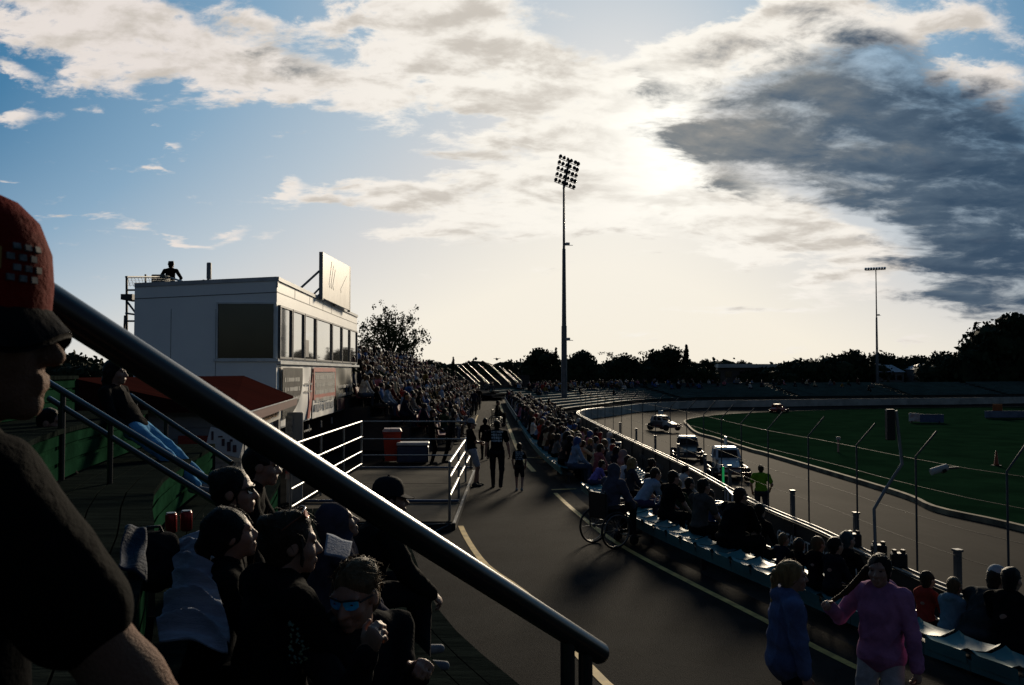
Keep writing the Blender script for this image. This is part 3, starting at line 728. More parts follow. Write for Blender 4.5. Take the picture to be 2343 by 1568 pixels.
b = MB(); scribble(b, SM @ Matrix.Translation((0, 0, -.02)), -1.6, 1.9, -.02, .19, 0, 5); b.build('lettering', mat('orange_print', (.45, .20, .05), None, 3), sg)
e = empty('end_board', Vector((-4.93, 20.0, 1.0)), 0, 'tall pale grey board standing at the far end of the kiosk', 'board')
MB().box((0.02, 0, .0), (.36, .06, 2.05), None, 0, None, .02).build('board', mat('grey_board', (.28, .28, .27), (.22, .22, .22), 2), e)
MB().box((-.10, -.05, -.1), (.14, .03, .75)).build('poster', mat('poster_red', (.30, .06, .05), (.35, .33, .30), 7), e)
MB().box((-.10, -.05, .75), (.16, .03, .4)).build('notice', mat('notice_dark', (.10, .10, .10), (.35, .34, .32), 6), e)
p = at(515, 1013, 12.3)
e = empty('notice_board', p, 0, 'white notice sign with small dark symbols on the near wall of the kiosk', 'sign')
b = MB(); b.box((0, 0, 0), (.50, .03, .33), Euler((0, R(14), 0)).to_matrix().to_4x4(), 0, None, .01); b.build('board', mat('sign_white', (.55, .55, .53), (.45, .45, .44), 2), e)
b = MB()
for i, (x, z, w, h) in enumerate(((-.17, .06, .03, .12), (-.02, 0, .04, .10), (.06, -.04, .05, .13), (.14, -.05, .05, .10), (.09, .05, .04, .03), (-.06, .07, .06, .02))): b.box((x, -.022, z - x * .22), (w, .008, h))
b.build('symbols', mat('symbol_dark', (.10, .03, .03), (.04, .04, .05), 9), e)
MB().box((0, 0, 0), (.55, .03, .22), None, 0, None, .01).build('red_panel', mat('panel_red', (.22, .03, .02), None, 3), None, at(452, 1015, 12.45), 'plain dull red panel on the kiosk wall left of the white notice sign', 'panel')
# ---------------------------------------------------------------- viewing deck with rails
D = empty('viewing_deck', (-2.7, 21, 0), 0, 'raised viewing deck with grey floor and galvanised pipe rails beside the walkway', 'deck')
O = Vector(D.location); X0, X1, Y0, Y1, Zd = -4.4, -1.12, 16.5, 25.3, .16
b = MB()
for y0, y1 in ((Y0, 18.75), (18.8, 22.0), (22.05, Y1)): b.box(((X0 + X1) / 2 - O.x, (y0 + y1) / 2 - O.y, Zd - .03), (X1 - X0, y1 - y0, .06))
b.build('floor', mat('deck_floor', (.068, .062, .052), (.042, .039, .034), 1.3, .9, bump=.4, bscale=25, spec=.012), D)
b = MB(); b.box(((X0 + X1) / 2 - O.x, Y0 - O.y - .04, .05), (X1 - X0, .06, .16)); b.box((X1 + .04 - O.x, (Y0 + Y1) / 2 - O.y, .05), (.06, Y1 - Y0, .16)); b.build('skirt', dark_trim, D)
for y in (Y1 - .03, 18.78 + .0):
    MB().tube([(X0 - O.x, y - O.y, Zd + .045), (X1 - O.x, y - O.y, Zd + .045)], .035, 6).build('kick_bar', mat('blue_steel', (.10, .12, .16), None, 3, .4, metal=.5), D)
def rails(name, a, c, z0, hs, npost, r=.025):
    b = MB(); a, c = Vector(a) - O, Vector(c) - O
    for h in hs: b.tube([a + Vector((0, 0, z0 + h)), c + Vector((0, 0, z0 + h))], r, 8)
    b.build(name, steel, D)
    for i in range(npost):
        q = a.lerp(c, i / (npost - 1)); MB().tube([q + Vector((0, 0, z0 - .15)), q + Vector((0, 0, z0 + hs[-1]))], .026, 8).build('rail_post', steel, D)
rails('side_rail', (X0 + .1, 17.2, 0), (X0 + .1, Y1, 0), Zd, (.15, .5, .92, 1.36), 4)
rails('back_rail', (X0 + .1, Y1 - .1, 0), (X1 - .05, Y1 - .1, 0), Zd, (.40, .86, 1.36), 2, .02)
rails('walkway_rail', (X1 - .05, Y0 + .1, 0), (X1 - .05, Y1 - .1, 0), Zd, (.45, .8, 1.08), 4, .028)
b = MB(); b.tube([(X1 - .3 - O.x, Y0 - .35 - O.y, .02), (X1 - O.x, Y0 - O.y, .12)], .02, 6); b.tube([(X1 - 2.0 - O.x, Y0 - .1 - O.y, .0), (X1 - .1 - O.x, Y0 - .1 - O.y, .13)], .02, 6); b.build('brace', dark_trim, D)
# bin and cooler behind the deck
e = empty('wheelie_bin', gnd(897, 1058), R(8), 'red wheelie bin with a pale grey lid behind the viewing deck', 'bin')
b = MB(); vs = []
for z, w, d in ((.06, .22, .24), (.98, .29, .33)): vs += [(-w, -d, z), (w, -d, z), (w, d, z), (-w, d, z)]
b.add(vs, [(0, 3, 2, 1), (0, 1, 5, 4), (1, 2, 6, 5), (2, 3, 7, 6), (3, 0, 4, 7), (4, 5, 6, 7)]); b.box((0, 0, .985), (.62, .70, .05)); b.build('tub', mat('bin_red', (.36, .035, .018), (.28, .03, .016), 2, .45), e)
b = MB(); b.add([(-.31, -.37, 1.01), (.31, -.37, 1.01), (.31, .37, 1.01), (-.31, .37, 1.01), (-.25, -.28, 1.10), (.25, -.28, 1.10), (.25, .32, 1.10), (-.25, .32, 1.10)], [(4, 5, 6, 7), (0, 1, 5, 4), (1, 2, 6, 5), (2, 3, 7, 6), (3, 0, 4, 7), (0, 3, 2, 1)]); b.build('lid', mat('bin_lid', (.34, .25, .23), None, 3, .4), e)
for s in (-1, 1): MB().tube([(s * .24, .30, .10), (s * .30, .30, .10)], .10, 12).build('wheel', black, e)
e = empty('cool_box', gnd(945, 1060), R(4), 'dark blue cool box with a pale lid on the ground beside the red bin', 'cool box')
MB().box((0, 0, .3), (1.0, .6, .52), None, 0, None, .04).build('body', mat('cool_blue', (.035, .045, .075), None, 3, .5), e)
MB().box((0, 0, .63), (1.04, .64, .10), None, 0, None, .03).build('lid', mat('cool_lid', (.40, .40, .40), None, 3, .5), e)
# ---------------------------------------------------------------- timber terrace in the foreground
TT = empty('timber_terrace', (0, 6, 0), 0, 'stepped timber terrace with green risers that the spectators in front sit on', 'terrace')
O = Vector(TT.location); NTr = 8
nearL = [p for p in spline(Lp, 200) if -4.5 < p.y < 12.0]
tz = lambda k: .80 + .42 * k
TL_ = [offs(nearL, -(1.6 + .78 * k)) for k in range(NTr + 1)]
for k in range(NTr):
    A, Bq = TL_[k], TL_[k + 1]; z = tz(k)
    b = MB()
    for j in range(4):
        a = [p.lerp(q, (j + .0) / 4) for p, q in zip(A, Bq)]; c = [p.lerp(q, (j + .95) / 4) for p, q in zip(A, Bq)]
        b.strip([v - O for v in zat(a, z)], [v - O for v in zat(c, z)]); b.strip([v - O for v in zat(a, z - .04)], [v - O for v in zat(a, z)]); b.strip([v - O for v in zat(c, z)], [v - O for v in zat(c, z - .04)])
    b.build('tread', timber, TT)
    b = MB(); rr = offs(A, -.03)
    zb_ = 0.0 if k == 0 else z - .42
    for j in range(3): b.strip([v - O for v in zat(rr, zb_ + (z - zb_) * j / 3)], [v - O for v in zat(rr, zb_ + (z - zb_) * (j + .93) / 3 - .02)])
    b.strip([v - O for v in zat(offs(rr, -.02), zb_)], [v - O for v in zat(offs(rr, -.02), z - .02)])
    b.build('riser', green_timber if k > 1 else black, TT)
b = MB(); e2 = [TL_[k][-1] for k in range(NTr + 1)]
for k in range(NTr): b.add([tuple(e2[k] - O), tuple(e2[k + 1] - O), tuple(zat([e2[k + 1]], tz(k) - .05)[0] - O), tuple(zat([e2[k]], tz(k) - .05)[0] - O)], [(0, 1, 2, 3)])
b.build('end_panel', black, TT)
def tread_pt(k, Y, back=.4):
    """point on tread k near depth Y, with direction along the row and outward normal"""
    A = [p.lerp(q, back) for p, q in zip(TL_[k], TL_[k + 1])]
    p, t = by_y(A, Y); return Vector((p.x, p.y, tz(k))), t, Vector((t.y, -t.x, 0))
# ---------------------------------------------------------------- stair handrails
a, c = at(152, 715, 1.60), at(1372, 1495, 2.66); d = c - a
H = empty('stair_handrail', (0, 0, 0), 0, 'thick black handrail sloping across the foreground beside the stairs', 'handrail')
MB().tube([a - d * .35, a, c], .0325, 20).build('rail', black_pipe, H)
MB().tube([c, c + d.normalized() * .012], [.0325, .027], 20).build('end_cap', black_pipe, H)
for u, zz in ((.905, 1.0), (.957, 1.0)):
    q = a + d * u; MB().tube([q - Vector((0, 0, .02)), (q.x, q.y, .75)], .021, 12).build('post', black_pipe, H)
def thin_rail(p0, p1, Y0_, Y1_, r, label, posts=()):
    a, c = at(*p0, Y0_), at(*p1, Y1_); e = empty('thin_rail', (a + c) / 2, 0, label, 'handrail', 'thin stair rails on the timber terrace'); O = Vector(e.location)
    MB().tube([a - O, c - O], r, 8).build('rail', black_pipe, e)
    for px in posts:
        u = (px - p0[0]) / (p1[0] - p0[0]); q = a.lerp(c, u) - O; MB().tube([q, q - Vector((0, 0, .85))], r * .8, 8).build('post', black_pipe, e)
thin_rail((105, 872), (540, 1138), 7.4, 6.4, .028, 'upper one of the two thin black rails behind the man in the red cap', (150, 268))
thin_rail((112, 912), (540, 1178), 7.4, 6.4, .024, 'lower one of the two thin black rails behind the man in the red cap', (142,))
thin_rail((298, 905), (530, 1060), 10.5, 9.6, .03, 'thin black rail in front of the weatherboard kiosk wall', (312, 385))
# ---------------------------------------------------------------- floodlight masts
def mast(px, pybase, pytop, Y, label, rows, cols, wpx, lean):
    base = at(px, pybase, Y); top = at(px, pytop, Y); h = top.z - base.z
    e = empty('floodlight_mast', base, 0, label, 'floodlight mast', 'floodlight masts')
    b = MB(); b.tube([(0, 0, 0), (0, 0, h * .30)], [.30, .27], 14); b.tube([(0, 0, h * .30), (0, 0, h * .62)], [.23, .17], 14); b.tube([(0, 0, h * .62), (0, 0, h * .90)], [.13, .10], 12); b.build('pole', mat('mast_steel', (.12, .125, .13), (.08, .085, .09), 1.5, .5, metal=.3), e)
    for z, s in ((.245, .5), (.64, .45)):
        b = MB(); b.box((.35, -.1, h * z), (s, .3, .28), None, 0, None, .05); b.tube([(0, 0, h * z - .12), (.9, 0, h * z - .12)], .03, 5); b.build('service_box', mat('box_pale', (.45, .45, .43), None, 3, .3), e)
    return e, h
e, h = mast(1291, 912, 362, 88, 'tall floodlight mast with a tilted rack of lamps standing at the bend terrace', 5, 6, 50, 0)
hd = MB(); HM = Matrix.Translation((0, 0, h * .875)) @ Euler((0, R(13), R(30))).to_matrix().to_4x4()
hd.bar((0, 0, -.1), (0, 0, 3.0), .20, .12, 0, HM)
for j in range(5): hd.bar((-1.25, 0, .25 + j * .62), (1.25, 0, .25 + j * .62), .05, .06, 0, HM)
hd.build('head_frame', dark_trim, e)
lampm = MB().lathe([(.05, -.12), (.12, -.10), (.20, .06), (.21, .10), (.19, .10)], 10).mesh('lamp', mat('lamp_housing', (.05, .05, .055), None, 3, .5))
for j in range(5):
    for i in range(6):
        o = bpy.data.objects.new('lamp', lampm); COL.objects.link(o); o.parent = e
        o.matrix_local = HM @ Matrix.Translation((-1.1 + i * .44, -.12, .45 + j * .62)) @ Euler((R(-60 + RNG.uniform(-12, 12)), R(35 if i > 3 else -15), R(RNG.uniform(-35, 50)))).to_matrix().to_4x4()
e, h = mast(2008, 905, 618, 172, 'slim floodlight mast with a flat lamp bar far across the infield', 1, 8, 40, 0)
b = MB(); b.bar((-2.0, 0, h - .1), (1.9, 0, h + .1), .12, .10); b.tube([(0, 0, h * .88), (0, 0, h)], .1, 8); b.build('head_frame', dark_trim, e)
lampb = MB().box((0, 0, 0), (.42, .3, .5), None, 0, None, .06).mesh('lamp', mat('lamp_glint', (.5, .5, .5), None, 3, .15, metal=.7))
for i in range(8):
    o = bpy.data.objects.new('lamp', lampb); COL.objects.link(o); o.parent = e; o.matrix_local = Matrix.Translation((-1.95 + i * .53, .1, h + .2 + .02 * i)) @ Euler((R(30), 0, 0)).to_matrix().to_4x4()
# ---------------------------------------------------------------- trees
leaf_m = mat('leaves', (.020, .030, .013), (.012, .019, .009), .6, .85, spec=.1)
leaf_l = mat('leaves_light', (.045, .060, .022), (.025, .038, .016), .6, .85, spec=.1)
bark = mat('bark', (.05, .042, .034), None, 3, .9)
def leaves(b, c, rad, n, sz, r, flat=1.0):
    vs, fs = [], []
    for i in range(n):
        while True:
            d = Vector((r.uniform(-1, 1), r.uniform(-1, 1), r.uniform(-1, 1)))
            if .25 < d.length < 1: break
        d *= (r.random() ** .25) / max(d.length, .3) if r.random() < .7 else 1
        p = Vector((c[0] + d.x * rad[0], c[1] + d.y * rad[1], c[2] + d.z * rad[2]))
        s = sz * r.uniform(.5, 1.3)
        q = Euler((r.uniform(0, 6), r.uniform(0, 6), r.uniform(0, 6))).to_matrix()
        o = len(vs)
        for k in range(5):
            a = k * 1.2566 + r.uniform(-.3, .3); vs.append(p + q @ Vector((s * math.cos(a) * r.uniform(.6, 1.1), s * math.sin(a) * r.uniform(.4, .8), 0)))
        fs.append(tuple(range(o, o + 5)))
    b.add(vs, fs)
def core(b, c, rad, r):
    """lumpy inner mass of a dense crown"""
    n, m = 8, 6; vs, fs = [], []
    for j in range(m + 1):
        for i in range(n):
            th, ph = math.pi * j / m, 2 * math.pi * i / n; k = r.uniform(.7, 1.0)
            vs.append((c[0] + rad[0] * k * math.sin(th) * math.cos(ph), c[1] + rad[1] * k * math.sin(th) * math.sin(ph), c[2] + rad[2] * k * math.cos(th)))
    for j in range(m):
        for i in range(n): fs.append((j * n + i, j * n + (i + 1) % n, (j + 1) * n + (i + 1) % n, (j + 1) * n + i))
    b.add(vs, fs)
def tree(name, px, top, half, base, Y, label, seed, lobes=None, kind='dense', m=None, group='trees beyond the stadium', nl=1.0):
    r = random.Random(seed); B = at(px, base, Y); sc = Y / 2017
    e = empty(name, B, 0, label, 'tree', group); H = (base - top) * sc; W = half * sc * (1.36 if kind in ('dense', 'wispy') and name != 'huge_tree' else 1)
    b = MB(); tk = MB()
    if kind == 'conifer':
        for j in range(9):
            u = j / 8; leaves(b, (0, 0, H * (.12 + .86 * u)), (W * (1.05 - u), W * (1.05 - u), H * .09), int(60 * nl), .05 * H, r)
        core(b, (0, 0, H * .4), (W * .5, W * .5, H * .4), r); tk.tube([(0, 0, -1), (0, 0, H * .9)], [.3, .05], 6)
    elif kind == 'sparse':
        tk.tube([(0, 0, -2), (0, 0, H * .10), (W * .02, 0, H * .25)], [.28, .24, .2], 8)
        tips = []
        for i in range(30):
            a = -1.45 + 2.9 * ((i % 15) / 14) + r.uniform(-.1, .1); L = r.uniform(.72, .98) if i < 15 else r.uniform(.4, .7); yy = r.uniform(-.5, .5) * W
            tip = Vector((math.sin(a) * W * L, yy, H * (.20 + .78 * L * math.cos(a * .95)))); mid = Vector((tip.x * .42, yy * .4, H * .15 + (tip.z - H * .15) * .55))
            tk.tube([(0, 0, H * .12), mid, tip], [.12, .07, .025], 5); tips += [tip, mid.lerp(tip, .72), mid.lerp(tip, .35)]
        for t in tips:
            for q in range(5):
                o = Vector((r.gauss(0, .13) * W, r.gauss(0, .12) * W, r.gauss(0, .07) * H)); s = r.uniform(.045, .09)
                leaves(b, t + o, (W * s * 1.2, W * s, H * s * .9), int(17 * nl), .10 + .004 * H, r)
    else:
        n = lobes or r.randint(10, 14)
        for i in range(n):
            u = r.uniform(-1, 1); hh = (1 - .45 * abs(u) ** 2.4) * r.uniform(.78, 1.0); rr = r.uniform(.24, .40)
            if i == 0: u, hh = r.uniform(-.2, .2), 1.0
            cz = H * hh - rr * W * .8; c = (u * W * (1 - rr), r.uniform(-.4, .4) * W, max(cz, H * .25)); rad = (W * rr * 1.25, W * rr * 1.2, min(W * rr, H * .35))
            leaves(b, c, rad, int(200 * nl), max(.16, .055 * W), r); core(b, c, tuple(x * .78 for x in rad), r)
        for i in range(6): c = ((i / 2.5 - 1) * .72 * W, r.uniform(-.2, .2) * W, H * r.uniform(.2, .45)); rad = (W * .38, W * .4, H * .32); leaves(b, c, rad, int(160 * nl), max(.18, .06 * W), r); core(b, c, tuple(x * .85 for x in rad), r)
        if kind == 'wispy':
            for i in range(12): leaves(b, (r.uniform(-1, .6) * W, 0, H * r.uniform(.7, 1.15)), (W * .13, W * .1, H * .06), 26, .14, r)
        tk.tube([(0, 0, -1.5), (0, 0, H * .5)], [.3, .2], 6)
        for s in (-1, 1): tk.tube([(0, 0, H * .2), (s * W * .4, 0, H * .6)], [.16, .06], 5)
    b.build('crown', m or leaf_m, e); tk.build('trunk', bark, e)
    return e
tree('gum_tree', 892, 700, 82, 850, 98, 'open crowned tree with sky showing through beyond the packed left stand', 3, None, 'sparse', leaf_l, None)
TR = [('bush', 835, 800, 30, 850, 99, 'dark leafy bush at the foot of the open crowned tree', 11, 'dense'),
 ('round_tree', 985, 826, 36, 870, 150, 'low rounded tree right of the open crowned tree', 12, 'dense'),
 ('conifer', 1037, 820, 12, 870, 140, 'small pointed conifer left of the bright stand rails', 13, 'conifer'),
 ('small_tree', 1072, 828, 16, 868, 150, 'small leafy tree directly behind the bright stand rails', 14, 'dense'),
 ('round_tree', 1160, 826, 30, 866, 150, 'round dark tree behind the right end of the bright stand rails', 15, 'dense'),
 ('broad_tree', 1238, 798, 40, 882, 140, 'tall dark tree just left of the big floodlight mast', 16, 'dense'),
 ('conifer', 1272, 800, 9, 870, 138, 'narrow pointed conifer touching the left side of the big mast', 17, 'conifer'),
 ('broad_tree', 1328, 803, 44, 884, 140, 'broad dark tree just right of the big floodlight mast', 18, 'dense'),
 ('wispy_tree', 1432, 812, 50, 884, 142, 'ragged tree with thin wispy top between two dense trees', 19, 'wispy'),
 ('broad_tree', 1526, 794, 52, 884, 142, 'largest dark tree of the group right of the mast', 20, 'dense'),
 ('conifer', 1571, 795, 20, 880, 141, 'pointed tree on the right shoulder of the largest dark tree', 21, 'conifer'),
 ('round_tree', 1615, 823, 24, 880, 160, 'small round tree left of the pale roofed building', 22, 'dense'),
 ('bush', 1590, 836, 40, 884, 139, 'low olive bush in front of the largest dark tree', 27, 'dense'),
 ('round_tree', 1700, 826, 26, 862, 210, 'small tree behind the pale roofed building', 23, 'dense'),
 ('broad_tree', 1845, 818, 62, 890, 176, 'wide dark tree right of the pale roofed building', 24, 'dense'),
 ('broad_tree', 1935, 803, 72, 890, 178, 'domed dark tree left of the far floodlight mast', 25, 'dense'),
 ('broad_tree', 2030, 806, 52, 880, 182, 'dark tree directly behind the far floodlight mast', 26, 'dense'),
 ('broad_tree', 2105, 813, 55, 880, 186, 'low spreading tree above the pale house roofs', 28, 'dense'),
 ('broad_tree', 2180, 806, 60, 892, 168, 'shaded tree at the left foot of the huge right hand tree', 29, 'dense'),
 ('huge_tree', 2300, 722, 122, 905, 165, 'huge dark tree filling the right edge of the skyline', 30, 'dense'),
 ('hedge_tree', 1395, 842, 40, 880, 150, 'low shrub below the ragged wispy tree', 31, 'dense'),
 ('hedge_tree', 1755, 838, 45, 885, 182, 'dark shrub under the pale roofed building', 32, 'dense'),
 ('broad_tree', 110, 790, 110, 900, 60, 'dark tree seen below the brim of the red cap', 33, 'dense'),
 ('hedge_tree', 1110, 842, 60, 868, 170, 'distant low shrub seen through the bright stand rails', 34, 'dense')]
for nm, px, top, half, base, Y, lab, sd_, kd in TR:
    tree(nm, px, top, half, base, Y, lab, sd_, 12 if nm == 'huge_tree' else None, kd, None, 'trees beyond the stadium', 1.6 if nm == 'huge_tree' else 1.0)
fw = MB(); r = random.Random(5)
for i in range(120):
    x = -420 + i * 7.4; c = (x, 420 + r.uniform(-25, 25), 2.0); rad = (r.uniform(6, 12), 6, r.uniform(4.5, 7.5)); core(fw, c, rad, r); leaves(fw, c, tuple(q * 1.1 for q in rad), 40, 1.1, r)
fw.build('far_treeline', leaf_m, None, label='continuous low band of far trees along the horizon', cat='trees', kind='stuff')
# ---------------------------------------------------------------- distant buildings
e = empty('flat_roofed_building', at(1705, 875, 186), 0, 'long low building with a pale flat roof between the distant trees', 'building')
s = 186 / 2017
MB().box((0, 2, 1.6), (135 * s, 8, 3.2)).build('wall', mat('dim_wall', (.06, .05, .045), None, .3), e)
MB().box((0, 1.5, 3.45), (139 * s, 9.5, .75)).build('roof', mat('pale_roof', (.36, .36, .34), (.28, .28, .27), .3), e)
for x in (-4, -1, 2, 5): MB().box((x, -2.05, 1.7), (1.4, .1, 1.2)).build('window', mat('dark_glass', (.012, .010, .007)), e)
for (px, py, w, hgt, lab) in ((2035, 878, 60, 30, 'small house with a pale gable roof behind the far mast'), (2150, 872, 130, 24, 'long pale roofed house left of the huge tree')):
    e = empty('house', at(px, py, 176), 0, lab, 'house'); s = 176 / 2017; W = w * s / 2; hh = hgt * s
    MB().box((0, 2, 1.0), (2 * W * .96, 6, 2.6)).build('wall', mat('house_wall', (.12, .115, .11), None, .4), e)
    b = MB(); b.add([(-W, -1.6, 2.3), (W, -1.6, 2.3), (W, 5.6, 2.3), (-W, 5.6, 2.3), (-W * .55, 2, 2.3 + hh * .55), (W * .5, 2, 2.3 + hh * .55)], [(0, 1, 5, 4), (1, 2, 5), (2, 3, 4, 5), (3, 0, 4), (0, 3, 2, 1)]); b.build('roof', mat('house_roof', (.26, .27, .30), (.2, .2, .23), .4), e)
    for x in (-.5, .1, .6): MB().box((x * W, -1.03, 1.2), (.9, .08, .9)).build('window', mat('dark_glass', (.012, .010, .007)), e)
# bright sloping rails of the stand at the far end of the walkway
r = random.Random(9)
sr = MB().tube([(-1.15, 0, 1.05), (1.15, 0, -1.05)], .034, 6).mesh('slope_rail', mat('bright_rail', (.45, .42, .34), (.4, .37, .3), 3, .35, spec=.5))
for i in range(16):
    x = 1060 + i * 8.0; y = 850 + r.uniform(-6, 8) + (6 if i % 3 == 0 else 0)
    o = bpy.data.objects.new('slope_rail', sr); COL.objects.link(o); o.location = at(x, y + 8, 103 + (i % 3) * 1.2); o.rotation_euler = (0, 0, R(-10)); o.scale = (1, 1, 1) if i % 3 else (.7, .7, .7)
    tag(o, ['leftmost', 'second', 'third', 'fourth', 'fifth', 'sixth', 'seventh', 'eighth', 'ninth', 'tenth', 'eleventh', 'twelfth', 'thirteenth', 'fourteenth', 'fifteenth', 'sixteenth'][i] + ' of the bright sloping rails at the far end, counted from the left', 'rail', 'sloping rails at the far end of the walkway')
b = MB()
for k in range(6): b.box((0, k * .9, .2 + k * .30), (9, .9, .30 * 2))
b.build('end_stand', concrete, None, at(1128, 897, 107), 'small dark stepped stand under the bright sloping rails', 'stand')
# ---------------------------------------------------------------- race cars
def track_hit(px, py):
    best = None
    d = ray(px, py)
    k = 8.0
    while k < 260:
        p = Vector((0, 0, CAMZ)) + d * k
        if p.z < -1.2:
            i = min(range(0, len(Wb), 3), key=lambda j: (rows[4][j].xy - p.xy).length)
            a, c = Wb[i], NI[i]; ab = (c - a).xy; u = max(0, min(1, (p - a).xy.dot(ab) / ab.length_squared))
            z = a.z + (c.z - a.z) * u - .25 * math.sin(math.pi * u)
            if p.z <= z: return Vector((p.x, p.y, z))
        k += .1 if k < 100 else .3
    return p
def car(px, py, head, c_body, c_roof, c_nose, label, wing=True, size=1.0):
    p = track_hit(px, py); e = empty('race_car', p, head, label, 'race car', 'stock cars racing on the dirt track')
    bm = mat(f'car_{c_body}', c_body, tuple(q * .6 for q in c_body), 3, .35, spec=.5); rm = mat(f'car_{c_roof}', c_roof, None, 3, .5, spec=.3); nm = mat(f'car_{c_nose}', c_nose, tuple(q * .5 for q in c_nose), 4, .4)
    def loft(b, secs):
        vs, fs = [], []
        for x, w, z0, z1, wt in secs: vs += [(x, -w, z0), (x, w, z0), (x, w, (z0 + z1) / 2), (x, wt, z1), (x, -wt, z1), (x, -w, (z0 + z1) / 2)]
        for i in range(len(secs) - 1):
            for j in range(6): fs.append((i * 6 + j, i * 6 + (j + 1) % 6, i * 6 + 6 + (j + 1) % 6, i * 6 + 6 + j))
        fs += [tuple(range(5, -1, -1)), tuple(range(6 * len(secs) - 6, 6 * len(secs)))]; b.add(vs, fs)
    b = MB(); loft(b, [(-1.75, .42, .35, .75, .36), (-1.45, .56, .28, .95, .5), (-.9, .64, .25, 1.0, .58), (.35, .64, .25, .98, .56)]); b.build('body', bm, e)
    b = MB(); loft(b, [(.33, .56, .3, .97, .50), (1.0, .5, .3, .90, .42), (1.7, .38, .34, .74, .30)]); b.build('bonnet', rm if wing else nm, e)
    b = MB(); loft(b, [(-1.15, .52, 1.36, 1.44, .44), (-.9, .55, 1.40, 1.53, .48), (-.1, .55, 1.40, 1.53, .48), (.14, .52, 1.36, 1.44, .44)]); b.build('roof', rm, e)
    b = MB()
    for sy in (-1, 1):
        b.bar((.46, sy * .57, .94), (.10, sy * .50, 1.42), .11, .10); b.bar((-.40, sy * .60, .94), (-.42, sy * .53, 1.42), .06, .16); b.bar((-1.32, sy * .54, .90), (-1.05, sy * .49, 1.42), .07, .34)
    b.box((.30, 0, .985), (.40, 1.12, .07)); b.box((-.45, .60, .98), (1.7, .05, .10)); b.box((-.45, -.60, .98), (1.7, .05, .10)); b.build('cab_frame', rm if wing else bm, e)
    b = MB(); b.box((-.45, 0, 1.18), (1.2, .96, .46)); b.build('dark_interior', black, e)
    b = MB()
    for yy in (-.3, 0, .3): b.tube([(.42, yy * 1.0, .99), (.11, yy * .9, 1.40)], .014, 5)
    b.tube([(.28, -.5, 1.18), (.28, .5, 1.18)], .014, 5); b.build('windscreen_bars', dark_trim, e)
    b = MB()
    for sy in (-1, 1):
        b.tube([(1.0, sy * .75, .42), (.9, sy * .92, .42), (-.75, sy * .92, .42), (-.9, sy * .7, .42)], .05, 6); b.tube([(.85, sy * .90, .58), (-.7, sy * .90, .58)], .04, 6)
    b.build('side_rail', nm, e)
    e.scale = (size, size, size)
    b = MB(); b.tube([(1.75, -.85, .45), (1.95, -.7, .45), (1.95, .7, .45), (1.75, .85, .45)], .06, 6); b.tube([(1.9, -.65, .68), (1.9, .65, .68)], .05, 6)
    for sy in (-.6, 0, .6): b.tube([(1.6, sy, .4), (1.93, sy, .55)], .04, 6)
    b.build('front_bumper', nm, e)
    b = MB(); b.tube([(-1.9, -.75, .5), (-2.0, -.6, .5), (-2.0, .6, .5), (-1.9, .75, .5)], .06, 6); b.tube([(-1.7, 0, .4), (-2, 0, .5)], .05, 6); b.build('rear_bumper', nm, e)
    for x, yy, r_, w_ in ((1.2, .78, .33, .26), (-1.15, .80, .38, .34)):
        for sy in (-1, 1):
            Mw = Matrix.Translation((x, sy * yy, r_)) @ Euler((R(90), 0, 0)).to_matrix().to_4x4()
            t_ = MB().lathe([(r_ * .6, -w_ / 2), (r_ * .93, -w_ / 2), (r_, -w_ * .35), (r_, w_ * .35), (r_ * .93, w_ / 2), (r_ * .6, w_ / 2)], 18, 0, Mw).build('tyre', mat('tyre', (.018, .017, .016), None, 4, .85), e)
            MB().lathe([(r_ * .15, -w_ * .40), (r_ * .58, -w_ * .46), (r_ * .62, -w_ * .5), (r_ * .62, w_ * .5), (r_ * .58, w_ * .46), (r_ * .15, w_ * .40)], 12, 0, Mw).build('rim', mat('rim', (.2, .19, .17), None, 4, .4, metal=.6), t_)
    if wing:
        f = MB().box((-.45, 0, 1.83), (.75, .05, .42), None, 0, None, .02); f.tube([(-.7, 0, 1.5), (-.7, 0, 1.65)], .02, 5); f.tube([(-.2, 0, 1.5), (-.2, 0, 1.65)], .02, 5); f.build('roof_fin', mat('fin_pale', (.30, .38, .40), (.2, .27, .3), 4, .4), e)
    return e
car(1664, 1094, R(-95), (.10, .13, .15), (.36, .40, .42), (.10, .03, .02), 'white roofed stock car with rust red nose nearest on the dirt track', True, 1.02)
car(1574, 1055, R(-97), (.02, .02, .022), (.28, .29, .31), (.045, .04, .04), 'black stock car with shiny silver roof, second of the three close together', False, .98)
car(1519, 985, R(-58), (.05, .02, .018), (.36, .34, .32), (.16, .03, .02), 'dark red stock car with bright roof and fin leaving the bend', True, .92)
car(1783, 945, R(38), (.30, .03, .015), (.45, .16, .08), (.25, .03, .015), 'small orange red stock car far off on the back of the bend', False, .8)
q = track_hit(2305, 958); e = empty('infield_board', q, R(4), 'long low blue grey board with an orange panel far away at the right edge', 'board')
MB().box((0, 0, .5), (5.5, .15, .8), None, 0, None, .03).build('panel', mat('far_board', (.10, .12, .17), (.05, .06, .09), .6), e); MB().box((-1.2, 0, 1.3), (1.2, .12, .8), None, 0, None, .03).build('orange_panel', mat('far_orange', (.25, .07, .02), None, 2), e); MB().box((0, .2, .1), (5, .1, .2)).build('foot', black, e)
